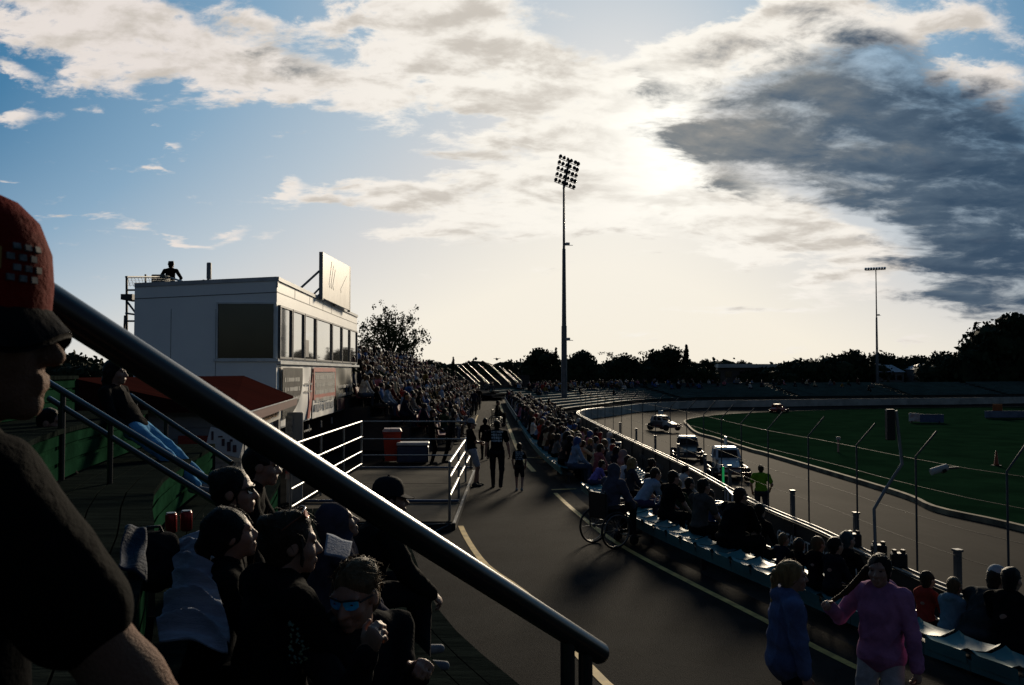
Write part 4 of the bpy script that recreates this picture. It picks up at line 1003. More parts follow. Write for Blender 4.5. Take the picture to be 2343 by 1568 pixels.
# ---------------------------------------------------------------- infield and trackside bits
e = empty('traffic_cone', gnd(2280, 1066, -2.62), 0, 'orange traffic cone standing alone on the green infield', 'cone')
MB().lathe([(.16, .03), (.13, .12), (.04, .85), (.02, .86)], 12).build('cone', mat('cone_orange', (.22, .045, .012), None, 3, .5), e)
MB().box((0, 0, .02), (.42, .42, .04)).build('base', black, e)
e = empty('infield_marker', gnd(1918, 1035, -2.62), 0, 'small pale and red marker post on the infield near the far kerb', 'marker')
MB().box((0, 0, .45), (.10, .10, .9)).build('post', mat('marker_pale', (.4, .2, .15), None, 3), e); MB().box((0, -.02, .95), (.28, .06, .22)).build('plate', mat('marker_plate', (.4, .35, .3), None, 3), e)
p = at(2113, 956, 18); e = empty('sponsor_board', gnd(2115, 968, -2.62), R(-12), 'long white and blue board lying upright on the infield grass', 'board')
MB().box((.75, 0, .5), (2.4, .12, .9), None, 0, None, .02).build('blue_panel', mat('board_blue', (.06, .08, .14), None, 3), e); MB().box((-1.0, 0, .6), (1.1, .13, .9), None, 0, None, .02).build('white_panel', mat('board_white', (.40, .38, .38), (.3, .18, .17), 3), e)
for x in (-1.3, 1.5): MB().box((x, .1, .1), (.1, .5, .2)).build('foot', black, e)
# cranked pole with black signal panel (near fence)
e = empty('signal_pole', at(1998, 1190, 17.2), 0, 'cranked pale pole carrying a tall black signal panel above the wall', 'signal pole'); O = Vector(e.location)
MB().tube([at(2006, 1345, 17.2) - O, at(2000, 1165, 17.2) - O, at(2026, 1120, 17.2) - O, at(2064, 1062, 17.2) - O, at(2050, 940, 17.2) - O], .033, 8).build('pole', mat('fence_pale', (.16, .17, .18), None, 3, .5, metal=.4), e)
q = at(2037, 972, 17.2) - O; MB().box(tuple(q), (.16, .14, .60), None, 0, None, .02).build('panel', black, e)
p = at(2150, 1076, 14.0); e = empty('track_camera', p, 0, 'white cylindrical camera clamped to a fence post above the dirt track', 'camera')
MB().tube([(-.14, 0, -.03), (.12, 0, .05)], .055, 12).build('housing', mat('camera_white', (.30, .30, .29), None, 3), e); MB().tube([(.02, 0, .0), (.08, 0, .02)], .058, 12).build('band', black, e); MB().bar((.12, 0, .03), (.30, 0, .04), .03, .03).build('arm', dark_trim, e)
# green lit marker post beside the track
a, c = at(1652, 1064, 31), at(1656, 1135, 31); e = empty('marker_light', c, 0, 'slim green glowing marker light standing at the track wall', 'marker light'); O = Vector(c)
MB().tube([Vector((0, 0, -.6)), a - O], .04, 8).build('post', dark_trim, e); MB().box(tuple((a - O) * .5 + Vector((0, -.06, 0))), (.07, .03, (a - O).length * .9)).build('lens', mat('green_glow', (.02, .30, .10), None, 3, .3, emit=(.02, .35, .10), estr=.45), e)
# three black lamp boxes on the wall, drum bins
for i, (x, y, lab) in enumerate(((1998, 1283, 'left one of three black boxes on the track wall'), (2038, 1300, 'middle one of three black boxes on the track wall'), (2068, 1314, 'right one of three black boxes on the track wall'))):
    p, t = by_y(near, (18.9, 17.7, 16.9)[i]); b = MB(); b.box((0, 0, .14), (.28, .22, .28), (0, 0, R(-10)), 0, None, .03); b.box((.08, 0, .31), (.06, .1, .06)); b.box((-.08, 0, .31), (.06, .1, .06)); b.build('lamp_box', black, None, p + Vector((.02, 0, .02)), lab, 'lamp box', 'black boxes on the track wall')
for (px, py, Y, lab) in ((1632, 1190, 25.5, 'black drum bin with a pale rim beside the wall gate'), (1408, 1030, 47, 'black drum bin with a pale rim on the aisle far along the wall')):
    q = gnd(px, py, -1.8) if False else at(px, py, Y); e = empty('drum_bin', (q.x, q.y, -1.8), 0, lab, 'bin', 'drum bins along the track wall')
    MB().lathe([(.28, 0), (.30, .05), (.30, .45), (.31, .47), (.30, .5), (.30, .93), (.27, .93), (.26, .5)], 18).build('drum', black, e); MB().lathe([(.315, .93), (.325, .96), (.315, 1.0), (.25, 1.0), (.25, .95)], 18).build('rim', mat('pale_metal', (.4, .4, .4)), e)
# white gate in the wall
g0 = Vector((6.5, 26.2, -1.8)); e = empty('gate', g0, 0, 'white tubular gate frame in front of the wall near the marshal', 'gate')
b = MB(); t = Vector((.12, 1, 0)).normalized()
for s in (-1.0, -.1, .9, 1.6): b.tube([t * s, t * s + Vector((0, 0, 1.12))], .028, 8)
for z in (.45, 1.12): b.tube([t * -1.0 + Vector((0, 0, z)), t * 1.6 + Vector((0, 0, z))], .026, 8)
b.build('frame', mat('gate_white', (.42, .44, .46), None, 3, .35), e)
b = MB()
for i in range(10): b.tube([t * (-.95 + i * .09), t * (-.95 + i * .09) + Vector((0, 0, .45))], .008, 5)
b.build('bars', mat('gate_white', (.42, .44, .46)), e)
# cup drinks, blanket, denim jacket
for (px, py, lab) in ((391, 1202, 'left one of two red drink cans on the timber step'), (426, 1197, 'right one of two red drink cans on the timber step')):
    e = empty('drink_can', at(px, py + 18, 5.2), 0, lab, 'can', 'red drink cans'); MB().lathe([(.025, 0), (.033, .01), (.033, .105), (.027, .115)], 16).build('body', mat('can_red', (.25, .012, .015), None, 3, .25, metal=.4), e); MB().lathe([(.027, .1155), (.0275, .12), (.02, .118)], 16).build('top', steel, e)

o = MB().lathe([(.02, -.1), (.10, -.04), (.12, .02), (.05, .10)], 8); o.bar((-.28, 0, .04), (.28, .05, .06), .14, .03); o.build('bird', black, None, at(1137, 822, 70), 'small dark bird in the sky above the far stand', 'bird')
# ---------------------------------------------------------------- people: smooth bodies from blended limbs, meshed with surface nets
def rotm(yaw=0, pitch=0, roll=0):
    return Euler((R(pitch), R(roll), R(yaw)), 'YXZ').to_matrix() if False else (Matrix.Rotation(R(yaw), 3, 'Z') @ Matrix.Rotation(R(pitch), 3, 'X') @ Matrix.Rotation(R(roll), 3, 'Y'))
def ik(a, t, l1, l2, pole):
    d = t - a; L = min(max(d.length, .05), (l1 + l2) * .999); d = d.normalized()
    x = (l1 * l1 - l2 * l2 + L * L) / (2 * L); h = math.sqrt(max(l1 * l1 - x * x, 0))
    p = pole - d * pole.dot(d); p = p.normalized() if p.length > 1e-4 else Vector((0, 1, 0))
    return a + d * x + p * h, a + d * L
class Fig:
    def __init__(s): s.P = []; s.C = []
    def cap(s, g, a, b, ra, rb=None, k=.02): s.P.append((g, 0, np.array(a, 'f4'), np.array(b, 'f4'), ra, ra if rb is None else rb, k))
    def ell(s, g, c, r, M=None, k=.02): s.P.append((g, 1, np.array(c, 'f4'), np.array(r, 'f4'), None if M is None else np.array(M, 'f4'), 0, k))
    def cut(s, g, c, r, M=None): s.C.append((g, 1, np.array(c, 'f4'), np.array(r, 'f4'), None if M is None else np.array(M, 'f4'), 0, 0))
def sdf(p, X, Y, Z):
    g, t = p[:2]
    if t == 0:
        a, b, ra, rb = p[2:6]; ba = b - a; L2 = float(ba @ ba) + 1e-12
        px, py, pz = X - a[0], Y - a[1], Z - a[2]
        h = np.clip((px * ba[0] + py * ba[1] + pz * ba[2]) / L2, 0, 1)
        return np.sqrt((px - h * ba[0]) ** 2 + (py - h * ba[1]) ** 2 + (pz - h * ba[2]) ** 2) - (ra + h * (rb - ra))
    c, r, M = p[2:5]; px, py, pz = X - c[0], Y - c[1], Z - c[2]
    if M is not None: px, py, pz = (M[0, 0] * px + M[1, 0] * py + M[2, 0] * pz, M[0, 1] * px + M[1, 1] * py + M[2, 1] * pz, M[0, 2] * px + M[1, 2] * py + M[2, 2] * pz)
    k0 = np.sqrt((px / r[0]) ** 2 + (py / r[1]) ** 2 + (pz / r[2]) ** 2); k1 = np.sqrt((px / r[0] ** 2) ** 2 + (py / r[1] ** 2) ** 2 + (pz / r[2] ** 2) ** 2)
    return k0 * (k0 - 1) / np.maximum(k1, 1e-6)
def bound(p):
    if p[1] == 0: r = max(p[4], p[5]); return np.minimum(p[2], p[3]) - r, np.maximum(p[2], p[3]) + r
    r = float(max(p[3])); return p[2] - r, p[2] + r
def polygonise(prims, cuts, h, groups=None, wrinkle=0.0):
    bs = [bound(p) for p in prims]; lo = np.min([b[0] for b in bs], 0) - 3 * h; hi = np.max([b[1] for b in bs], 0) + 3 * h
    n = np.ceil((hi - lo) / h).astype(int) + 1
    ax = [(lo[i] + h * np.arange(n[i])).astype('f4') for i in range(3)]
    D = np.full(n, .5, 'f4'); G = np.zeros(n, 'i1') if groups else None; GD = np.full(n, 9, 'f4') if groups else None
    def sub(p, m):
        a, b = bound(p); i0 = np.maximum(((a - m - lo) / h).astype(int), 0); i1 = np.minimum(((b + m - lo) / h).astype(int) + 2, n)
        sl = tuple(slice(x, y) for x, y in zip(i0, i1)); return sl, ax[0][sl[0]][:, None, None], ax[1][sl[1]][None, :, None], ax[2][sl[2]][None, None, :]
    for p in prims:
        sl, X, Y, Z = sub(p, p[6] + 2.5 * h); d = sdf(p, X, Y, Z).astype('f4'); k = max(p[6], 1e-4); o = D[sl]
        hh = np.maximum(k - np.abs(o - d), 0) / k; D[sl] = np.minimum(o, d) - hh * hh * k * .25
        if groups:
            m = d < GD[sl]; g = G[sl]; g[m] = groups.index(p[0]); q = GD[sl]; q[m] = d[m]
    if wrinkle:
        X, Y, Z = np.ix_(*ax)
        rg = 1 - np.abs(np.sin(X * 15 + 2.4 * np.sin(Z * 6 + Y * 8) + Z * 7)); rg2 = 1 - np.abs(np.sin(Y * 17 + X * 9 - Z * 11 + 2 * np.sin(X * 7 + Z * 5)))
        D = D - (wrinkle * (2.0 * rg ** 3 + 1.6 * rg2 ** 3 - .8 + .5 * np.sin(X * 31 + 3 * np.sin(Z * 17 + Y * 9)) * np.sin(Z * 23 + X * 13))).astype('f4')
    for p in cuts:
        sl, X, Y, Z = sub(p, 2 * h); D[sl] = np.maximum(D[sl], -sdf(p, X, Y, Z))
    S = D < 0
    c = sum(S[i:n[0] - 1 + i, j:n[1] - 1 + j, k:n[2] - 1 + k].astype('i1') for i in (0, 1) for j in (0, 1) for k in (0, 1))
    A = (c > 0) & (c < 8); I, J, K = np.nonzero(A); idx = np.full(A.shape, -1, 'i4'); idx[I, J, K] = np.arange(len(I))
    cor = [(i, j, k) for i in (0, 1) for j in (0, 1) for k in (0, 1)]; val = [D[I + i, J + j, K + k] for i, j, k in cor]
    acc = np.zeros((len(I), 3)); cnt = np.zeros(len(I))
    for u in range(8):
        for v in range(u + 1, 8):
            if sum(abs(x - y) for x, y in zip(cor[u], cor[v])) != 1: continue
            a, b = val[u], val[v]; m = (a < 0) != (b < 0); t = np.where(m, a / np.where(m, a - b, 1), 0)
            for ax_ in range(3): acc[:, ax_] += np.where(m, cor[u][ax_] + t * (cor[v][ax_] - cor[u][ax_]), 0)
            cnt += m
    V = lo + h * (np.stack([I, J, K], 1) + acc / np.maximum(cnt, 1)[:, None])
    F = []
    for ax_ in range(3):
        s0 = [slice(1, n[i] - 1) for i in range(3)]; s1 = list(s0); s0[ax_] = slice(0, n[ax_] - 1); s1[ax_] = slice(1, n[ax_])
        a, b = S[tuple(s0)], S[tuple(s1)]; e = np.nonzero(a != b); pos = [e[i] + (0 if i == ax_ else 1) for i in range(3)]; fl = a[e]
        o1, o2 = [(1, 2), (2, 0), (0, 1)][ax_]
        def cell(d1, d2):
            q = [x.copy() for x in pos]; q[o1] = q[o1] - d1; q[o2] = q[o2] - d2; return idx[tuple(q)]
        f = np.stack([cell(1, 1), cell(0, 1), cell(0, 0), cell(1, 0)], 1); f[~fl] = f[~fl][:, ::-1]; F.append(f)
    F = np.concatenate(F); mi = None
    if groups: mi = G[I, J, K][F[:, 0]]
    return V, F, mi
def np_mesh(name, V, F, mats, mi=None):
    me = bpy.data.meshes.new(name); me.vertices.add(len(V)); me.vertices.foreach_set('co', V.astype('f4').ravel())
    me.loops.add(F.size); me.loops.foreach_set('vertex_index', F.astype('i4').ravel())
    me.polygons.add(len(F)); me.polygons.foreach_set('loop_start', np.arange(0, F.size, 4, dtype='i4')); me.polygons.foreach_set('loop_total', np.full(len(F), 4, 'i4'))
    for m in mats: me.materials.append(m)
    if mi is not None: me.polygons.foreach_set('material_index', mi.astype('i4'))
    me.polygons.foreach_set('use_smooth', np.ones(len(F), bool)); me.update(calc_edges=True); me.validate(); return me
def hand(f, wrist, d, up, side, curl=.6, s=1.0):
    """palm, four fingers and a thumb; d = forearm direction, up = back of the hand, side = +1 if the thumb is on the +cross side"""
    d = d.normalized(); up = (up - d * up.dot(d)).normalized(); x = d.cross(up) * side
    M = Matrix((x, d, up)).transposed()
    f.ell('skin', wrist + d * .045 * s, (.040 * s, .052 * s, .016 * s), M, .015)
    for i, (o, L, r) in enumerate(((.028, .070, .0085), (.010, .078, .0088), (-.009, .072, .0085), (-.027, .056, .0075))):
        p = wrist + d * (.085 - .004 * abs(i - 1)) * s + x * o * s; a = -curl * (1 + .12 * i)
        for seg, fr in ((.45, .5), (.32, .9), (.23, .8)):
            dd = d * math.cos(a) + up * math.sin(a); q = p + dd * L * seg * s * 1.05; f.cap('skin', p, q, r * s, r * s * .92, .006); p = q; a -= curl * fr
    p = wrist + d * .03 * s + x * .036 * s; q = p + (d * .7 + x * .55 - up * .35 * curl).normalized() * .036 * s; f.cap('skin', p, q, .012 * s, .010 * s, .012); f.cap('skin', q, q + (d * .95 + x * .05 - up * .5 * curl).normalized() * .028 * s, .0095 * s, .008 * s, .006)
def figure(H=1.72, mode='sit', lean=0, side=0, twist=0, hyaw=0, hpitch=0, lh=None, rh=None, lf=None, rf=None, sleeve='long', legs='long', hair='short', w=1.0, hood=False, loose=0.0, detail=True, child=False, curl=.7, hem=0.0, lpole=None, rpole=None, foot_z=-.43, beard=False):
    """local frame: +Y forward, +X to the person's right; origin on the seat (sit) or on the floor (stand)"""
    s = H / 1.75; f = Fig(); hs = s * (1.18 if child else 1.0)
    hipz = .10 * s if mode == 'sit' else .93 * s
    pel = Vector((0, 0, hipz)); B = rotm(0, -lean, side) if True else None
    TB = rotm(twist, -lean, side)
    up = B @ Vector((0, 0, 1)); chest = pel + up * .30 * s; sh = pel + up * .46 * s; nb = pel + up * .50 * s + TB @ Vector((0, .005, 0))
    HM = rotm(hyaw + twist, 0) @ rotm(0, -hpitch - lean * .25)
    hc = nb + TB @ Vector((0, .025 * s, .0)) + HM @ Vector((0, .02 * hs, .155 * hs)) * 1.0
    def hp(x, y, z): return hc + HM @ Vector((x, y, z)) * hs
    fat = loose * s
    # head
    f.ell('skin', hp(0, -.012, .030), Vector((.076, .095, .088)) * hs, HM, .02); f.ell('skin', hp(0, .028, -.040), Vector((.060, .066, .078)) * hs, HM, .03)
    f.cap('skin', hp(0, .070, -.098), hp(0, .066, -.09), .024 * hs, .03 * hs, .02); f.cap('skin', nb - up * .06 * s, hp(0, -.018, -.06), .058 * s * (.85 + .15 * w), .054 * hs, .025)
    if detail:
        f.cap('skin', hp(0, .086, .012), hp(0, .112, -.034), .008 * hs, .015 * hs, .012); f.cap('skin', hp(-.014, .098, -.036), hp(.014, .098, -.036), .010 * hs, None, .008)
        f.cap('skin', hp(-.045, .074, .026), hp(.045, .074, .026), .014 * hs, None, .012)
        for q in (-1, 1): f.ell('skin', hp(q * .04, .062, -.03), Vector((.026, .024, .026)) * hs, HM, .02); f.ell('skin', hp(q * .079, -.012, -.008), Vector((.011, .026, .034)) * hs, HM, .008); f.ell('eye', hp(q * .032, .083, .006), Vector((.013, .008, .007)) * hs, HM, .001)
        f.cap('skin', hp(-.020, .093, -.064), hp(.020, .093, -.064), .0075 * hs, None, .008); f.cap('skin', hp(-.016, .092, -.076), hp(.016, .092, -.076), .008 * hs, None, .006)
    # torso
    sw = .185 * s * w * (.86 if child else 1.0)
    shl, shr = [sh + TB @ Vector((q * sw, 0, 0)) for q in (-1, 1)]
    T = 'top'
    tx = Vector((.135 * w, .095 * w, .19)) * s
    f.ell('skin', chest, tx * .85, TB, .03); f.ell('skin', pel, Vector((.13, .10, .12)) * s * .9, None, .03); f.cap('skin', pel, chest, .1 * s, .1 * s, .03)
    f.ell(T, chest + TB @ Vector((0, .005, .04)) * s, (tx.x * 1.12 + fat, tx.y * 1.12 + fat, tx.z), TB, .05)
    f.cap(T, shl * .92 + sh * .08, shr * .92 + sh * .08, .062 * s + fat * .3, None, .05)
    f.cap(T, sh + TB @ Vector((-.07, 0, .03)) * s, sh + TB @ Vector((.07, 0, .03)) * s, .062 * s, None, .06)
    f.ell(T, pel + up * .16 * s, (.145 * s * w + fat, .11 * s * w + fat * 1.2, .15 * s), TB, .06)
    f.ell(T, pel + up * (.05 * s - hem * .5), (.165 * s * w + fat * 1.15, .125 * s * w + fat * 1.1, .09 * s + hem * .55), None, .05)
    if hood == 'down': f.ell(T, sh + TB @ Vector((0, -.075, .055)) * s, Vector((.105, .06, .065)) * s, TB, .03)
    if hood == 'up':
        f.ell(T, hp(0, -.03, .028), Vector((.108, .118, .120)) * hs, HM, .03); f.cap(T, hp(0, -.05, -.08), sh, .095 * s, .12 * s, .05); f.cut(T, hp(0, .13, -.02), Vector((.082, .12, .105)) * hs, HM)
    # arms
    ua, fa = .285 * s, .255 * s
    for q, t, pole in ((-1, lh, lpole), (1, rh, rpole)):
        a = shl if q < 0 else shr
        if t is None: t = a + (TB @ Vector((q * .06, .12, -.50)) * s if mode != 'sit' else Vector((q * -.02, .30, -.42)) * s)
        else: t = Vector(t) * s
        e, wr = ik(a, t, ua, fa, Vector(pole) if pole else Vector((q * .8, -.6, -.5)))
        f.cap('skin', a, e, .045 * s * w, .036 * s * w, .02); f.cap('skin', e, wr, .038 * s * w, .027 * s, .02)
        if sleeve == 'long':
            f.cap(T, a, e, .060 * s * w + fat * .45, .048 * s * w + fat * .5, .025); f.cap(T, e, e.lerp(wr, .9), .047 * s * w + fat * .5, .040 * s + fat * .45, .015); f.cap(T, e.lerp(wr, .9), e.lerp(wr, .97), .036 * s + fat * .1, None, .012)
        elif sleeve == 'short': f.cap(T, a, a.lerp(e, .62), .066 * s * w + fat * .5, .062 * s * w + fat * .8, .04)
        d = (wr - e); hs_ = s * (.95 if child else 1)
        if detail: hand(f, wr, d, Vector((q * .5, .3, .8)) if abs(d.normalized().z) < .9 else Vector((q, .2, 0)), -q if True else q, curl, hs_)
        else: f.ell('skin', wr + d.normalized() * .06 * s, Vector((.035, .035, .055)) * s * 1.1, None, .02)
    # legs
    th, shn = .43 * s, .42 * s
    for q, t in ((-1, lf), (1, rf)):
        a = pel + Vector((q * .095 * s * w, .01, -.02 * s if mode != 'sit' else .0))
        if t is None: t = (Vector((q * .12 * s, .44 * s, foot_z)) if mode == 'sit' else Vector((q * .10, .01, .0)) * s)
        else: t = Vector(t) * (s if mode != 'sit' else 1)
        ank = Vector(t) + Vector((0, 0, .085 * s))
        kn, an = ik(a, ank, th, shn, Vector((q * .12, .9, .75 if mode == 'sit' else .1)))
        rk = 1.12 + fat * 2
        if legs == 'long':
            f.cap('bot', a, kn, .088 * s * w * 1.05, .064 * s * rk, .05); f.cap('bot', kn, an, .060 * s * rk, .048 * s * rk, .03); f.cap('skin', kn, an, .04 * s, .03 * s, .02)
        else:
            f.cap('skin', a, kn, .075 * s * w, .052 * s, .03); f.cap('skin', kn, an, .054 * s, .034 * s, .03); f.cap('bot', a, a.lerp(kn, .82), .092 * s * w, .083 * s, .05)
        fd = Vector((q * .15, 1, 0)).normalized()
        f.cap('shoe', an + Vector((0, 0, -.045)) * s - fd * .045 * s, an + fd * .15 * s + Vector((0, 0, -.058)) * s, .042 * s, .030 * s, .03); f.cap('shoe', an, an + Vector((0, 0, -.04)) * s, .042 * s, .043 * s, .03)
    f.ell('bot', pel + Vector((0, -.01, -.01)), Vector((.150 * w, .118 * w, .105)) * s, None, .05)
    # hair
    hx = Vector((.086, .104, .096))
    if hair != 'none' and hood != 'up':
        f.ell('hair', hp(0, -.026, .040), hx * hs, HM, .015); f.ell('hair', hp(0, -.060, -.030), Vector((.066, .050, .085)) * hs, HM, .03); f.cut('hair', hp(0, .118, -.045), Vector((.105, .100, .118)) * hs, HM)
        if hair in ('long', 'pony', 'bun'): f.ell('hair', hp(0, -.03, .02), Vector((.090, .10, .10)) * hs, HM, .02)
        if hair == 'long':
            f.cap('hair', hp(0, -.065, .0), hp(0, -.095, -.24), .075 * hs, .045 * hs, .03)
            for q in (-1, 1): f.cap('hair', hp(q * .075, -.02, .0), hp(q * .08, -.03, -.17), .03 * hs, .02 * hs, .03)
        if hair == 'pony': f.cap('hair', hp(0, -.11, .03), hp(0, -.15, -.03), .03 * hs, .032 * hs, .02); f.cap('hair', hp(0, -.15, -.03), hp(0, -.135, -.20), .032 * hs, .014 * hs, .02)
        if hair == 'bun':
            f.ell('hair', hp(0, -.10, .075), Vector((.048, .042, .042)) * hs, HM, .015)
            for q in (-1, 1): f.cap('hair', hp(q * .08, .02, .02), hp(q * .078, .03, -.08), .012 * hs, .006 * hs, .01)
        if hair == 'curly':
            r = random.Random(3)
            for i in range(26): f.ell('hair', hp(r.uniform(-.08, .08), r.uniform(-.11, .05), r.uniform(.04, .125)), Vector((.026, .026, .022)) * hs, None, .01)
    f.hc, f.HM, f.hs, f.s = hc, HM, hs, s
    return f
SKIN = mat('skin', (.24, .13, .09), (.19, .10, .07), 9, .55, bump=.25, bscale=160, spec=.3)
SKIN2 = mat('skin_tan', (.19, .10, .065), (.15, .08, .05), 9, .5, spec=.3)
def cloth(c, rough=.9):
    c = tuple(round(x, 4) for x in c); return mat(f'cloth_{c}', c, tuple(x * .62 for x in c), 7, rough, bump=.25, bscale=70, spec=.02)
def hairm(c): return mat(f'hair_{c}', c, tuple(x * .55 for x in c), 12, .6, bump=.8, bscale=60, aniso=(3, 3, .6), spec=.12)
BLK = (.0065, .0065, .007); NAVY = (.012, .015, .028); DGREY = (.030, .030, .032); BROWN_H = (.030, .017, .010); BLACK_H = (.009, .007, .006); BLOND_H = (.22, .135, .055); FAIR_H = (.11, .07, .035)
HEROES = []
def hero(head=None, Y=None, root=None, face=80, label='', top=BLK, bot=DGREY, hairc=BROWN_H, shoe=(.03, .03, .03), skin=None, h=.0085, group=None, wr=.0042, **kw):
    """a posed person; head = pixel and depth of the head, or root = ground / seat point; face = compass bearing, 0 away from the camera, 90 to the right"""
    hw = {k[:2]: kw.pop(k) for k in ('lhw', 'rhw') if k in kw}
    f = figure(**kw); rz = -R(face); Rz = Matrix.Rotation(rz, 3, 'Z')
    loc = Vector(root) if root is not None else at(*head, Y) - Rz @ f.hc
    if hw:          # hands given as points in the place
        for k, v in hw.items(): kw[k] = tuple((Rz.transposed() @ (at(*v) - loc)) / f.s)
        f = figure(**kw)
    e = empty('person', loc, rz, label, 'person', group)
    sk = skin or SKIN
    for g, nm, m, hh, wk in (('skin', 'body', sk, min(h, .0075), 0), ('top', 'shirt' if kw.get('sleeve') == 'short' else 'jacket', cloth(top), h, wr), ('bot', 'shorts' if kw.get('legs') == 'short' else 'trousers', cloth(bot), h, wr * .8), ('hair', 'hair', hairm(hairc), h * .8, .0042), ('shoe', 'shoes', cloth(shoe, .6), h, 0), ('eye', 'eyes', black, .004, 0)):
        pr = [p for p in f.P if p[0] == g]
        if not pr: continue
        V, F, _ = polygonise(pr, [c for c in f.C if c[0] == g], hh, None, wk)
        if not len(F): continue
        o = bpy.data.objects.new(nm, np_mesh(nm, V, F, [m])); COL.objects.link(o); o.parent = e
    e['_f'] = 0; del e['_f']
    HEROES.append((label, loc)); return e, f
def _unused(e, b, name, m): return b.build(name, m, e)
def hframe(f, x=0, y=0, z=0):
    M = f.HM.to_4x4(); M.translation = f.hc + f.HM @ Vector((x, y, z)) * f.hs; return M @ Matrix.Scale(f.hs, 4)
def sunglasses(e, f, lens, frame_m=None, wide=False, on_top=False):
    M = hframe(f, 0, 0, .085 if on_top else 0) if not on_top else hframe(f, 0, -.03, .075) @ Matrix.Rotation(R(28), 4, 'X')
    b = MB(); g = MB()
    yy = .098
    for q in (-1, 1):
        vs = []
        n = 12
        for k in range(n):
            a = 2 * math.pi * k / n; x, z = .029 * math.cos(a), .020 * math.sin(a) * (1.1 if wide else 1)
            x = max(-.027, min(.027, x * 1.15)); X = q * .033 + x; vs.append((X, yy - 9.0 * X * X * .55, .006 + z))
        vs2 = [(x, y - .004, z) for x, y, z in vs]
        g.add(vs + vs2, [tuple(range(n)), tuple(range(2 * n - 1, n - 1, -1))] + [(k, (k + 1) % n, n + (k + 1) % n, n + k) for k in range(n)], 0, False, M)
        b.tube([(q * .066, .074, .014), (q * .082, .02, .012), (q * .082, -.03, .004)], .0035, 6, 0, True, True, M)
    b.tube([(-.064, .074, .021), (-.033, .094, .026), (0, .101, .022), (.033, .094, .026), (.064, .074, .021)], .004, 6, 0, True, True, M)
    fr = b.build('sunglasses', frame_m or black, e); g.build('lens', lens, fr); return fr
def cap_on(e, f, col, visor_col=None, back=False, tilt=8, vl=.125, drop=4.0, cs=1.0):
    M = hframe(f, 0, -.012, .045) @ Matrix.Rotation(R(-tilt), 4, 'X') @ Matrix.Diagonal((cs, cs, cs * (1.22 if cs > 1 else 1), 1)) @ Matrix.Rotation(R(180 if back else 0), 4, 'Z')
    b = MB(); prof = [(1.0, 0), (1.0, .03), (.95, .062), (.80, .092), (.55, .112), (.25, .122), (.02, .124)]
    vs, fs = [], []; n = 24
    for rr, z in prof:
        for k in range(n):
            a = 2 * math.pi * k / n; vs.append((.092 * rr * math.cos(a), .110 * rr * math.sin(a), z))
    for i in range(len(prof) - 1):
        for k in range(n): fs.append((i * n + k, i * n + (k + 1) % n, (i + 1) * n + (k + 1) % n, (i + 1) * n + k))
    b.add(vs, fs, 0, True, M); b.lathe([(.001, .122), (.010, .126), (.006, .131)], 8, 0, M)
    c = b.build('cap', cloth(col, .8), e)
    v = MB(); vs, fs = [], []; m = 14
    for t in range(2):
        for i in range(m + 1):
            a = math.pi * (.08 + .84 * i / m); x, y = .088 * math.cos(a), .106 * math.sin(a); vs.append((x, y, .006 + t * -.006))
        for i in range(m + 1):
            a = math.pi * (.06 + .88 * i / m); x = .090 * math.cos(a); vs.append((x, .06 + vl * math.sin(a) ** .8, .004 - .35 * x * x * drop - .022 * math.sin(a) + t * -.006))
    k = m + 1
    for t in range(2):
        for i in range(m): fs.append((t * 2 * k + i, t * 2 * k + i + 1, t * 2 * k + k + i + 1, t * 2 * k + k + i)[::(1 if t else -1)])
    for i in range(m): fs.append((k + i, k + i + 1, 3 * k + i + 1, 3 * k + i))
    v.add(vs, fs, 0, True, M); v.build('visor', cloth(visor_col or col, .8), c); return c, M
def back_print(e, f, s, z=.30, w=.18, hgt=.16, col=(.34, .42, .46), seed=1, y=-.135, rows=4):
    b = MB(); r = random.Random(seed)
    for j in range(rows):
        x = -w / 2
        while x < w / 2:
            ww = r.uniform(.02, .05); b.box((x + ww / 2, y - .012 + abs(x) * .12, z + hgt / 2 - j * hgt / rows), (ww, .004, hgt / rows * r.uniform(.5, .8)), Euler((R(r.uniform(-3, 3)), 0, 0)).to_matrix().to_4x4()); x += ww + r.uniform(.006, .02)
    b.build('shirt_print', mat(f'print_{col}', col, tuple(q * .5 for q in col), 9, .7), e)
def strands(e, f, col, n=110, length=.05, seed=1, back=0.0):
    """loose hairs lifting off the hair surface"""
    r = random.Random(seed); b = MB(); M = hframe(f)
    for i in range(n):
        a = r.uniform(-math.pi, math.pi); u = r.uniform(-.35, 1)
        if math.cos(a) > .55 and u < .55: continue
        q = math.sqrt(max(1 - u * u, 0)); d = Vector((math.sin(a) * q * .084, -.026 - 0 + math.cos(a) * q * .102, .040 + u * .094)); nrm = Vector((d.x, d.y + .026, d.z - .04)).normalized()
        tang = nrm.cross(Vector((r.uniform(-1, 1), r.uniform(-1, 1), r.uniform(-1, .2)))).normalized(); L = length * r.uniform(.5, 1.3)
        p0 = d * .99; p1 = p0 + tang * L * .5 + nrm * L * r.uniform(.05, .22); p2 = p1 + tang * L * .5 + nrm * L * r.uniform(-.12, .14) - Vector((0, 0, L * .2))
        b.tube([p0, p1, p2], [.0016, .0013, .0005], 3, 0, False, True, M)
    b.build('loose_hair', hairm(col), e)
# ---------------------------------------------------------------- the people near the camera
blue_lens = mat('lens_painted_sky_blue', (.03, .30, .75), (.04, .55, .80), 30, .12, metal=.25, spec=1.0)  # sky reflection in the blue lenses is painted in as diffuse blue
dark_lens = mat('dark_lens', (.012, .011, .010), None, 3, .06, spec=.8); orange_lens = mat('orange_lens', (.20, .04, .01), (.35, .10, .02), 20, .12, metal=.5)
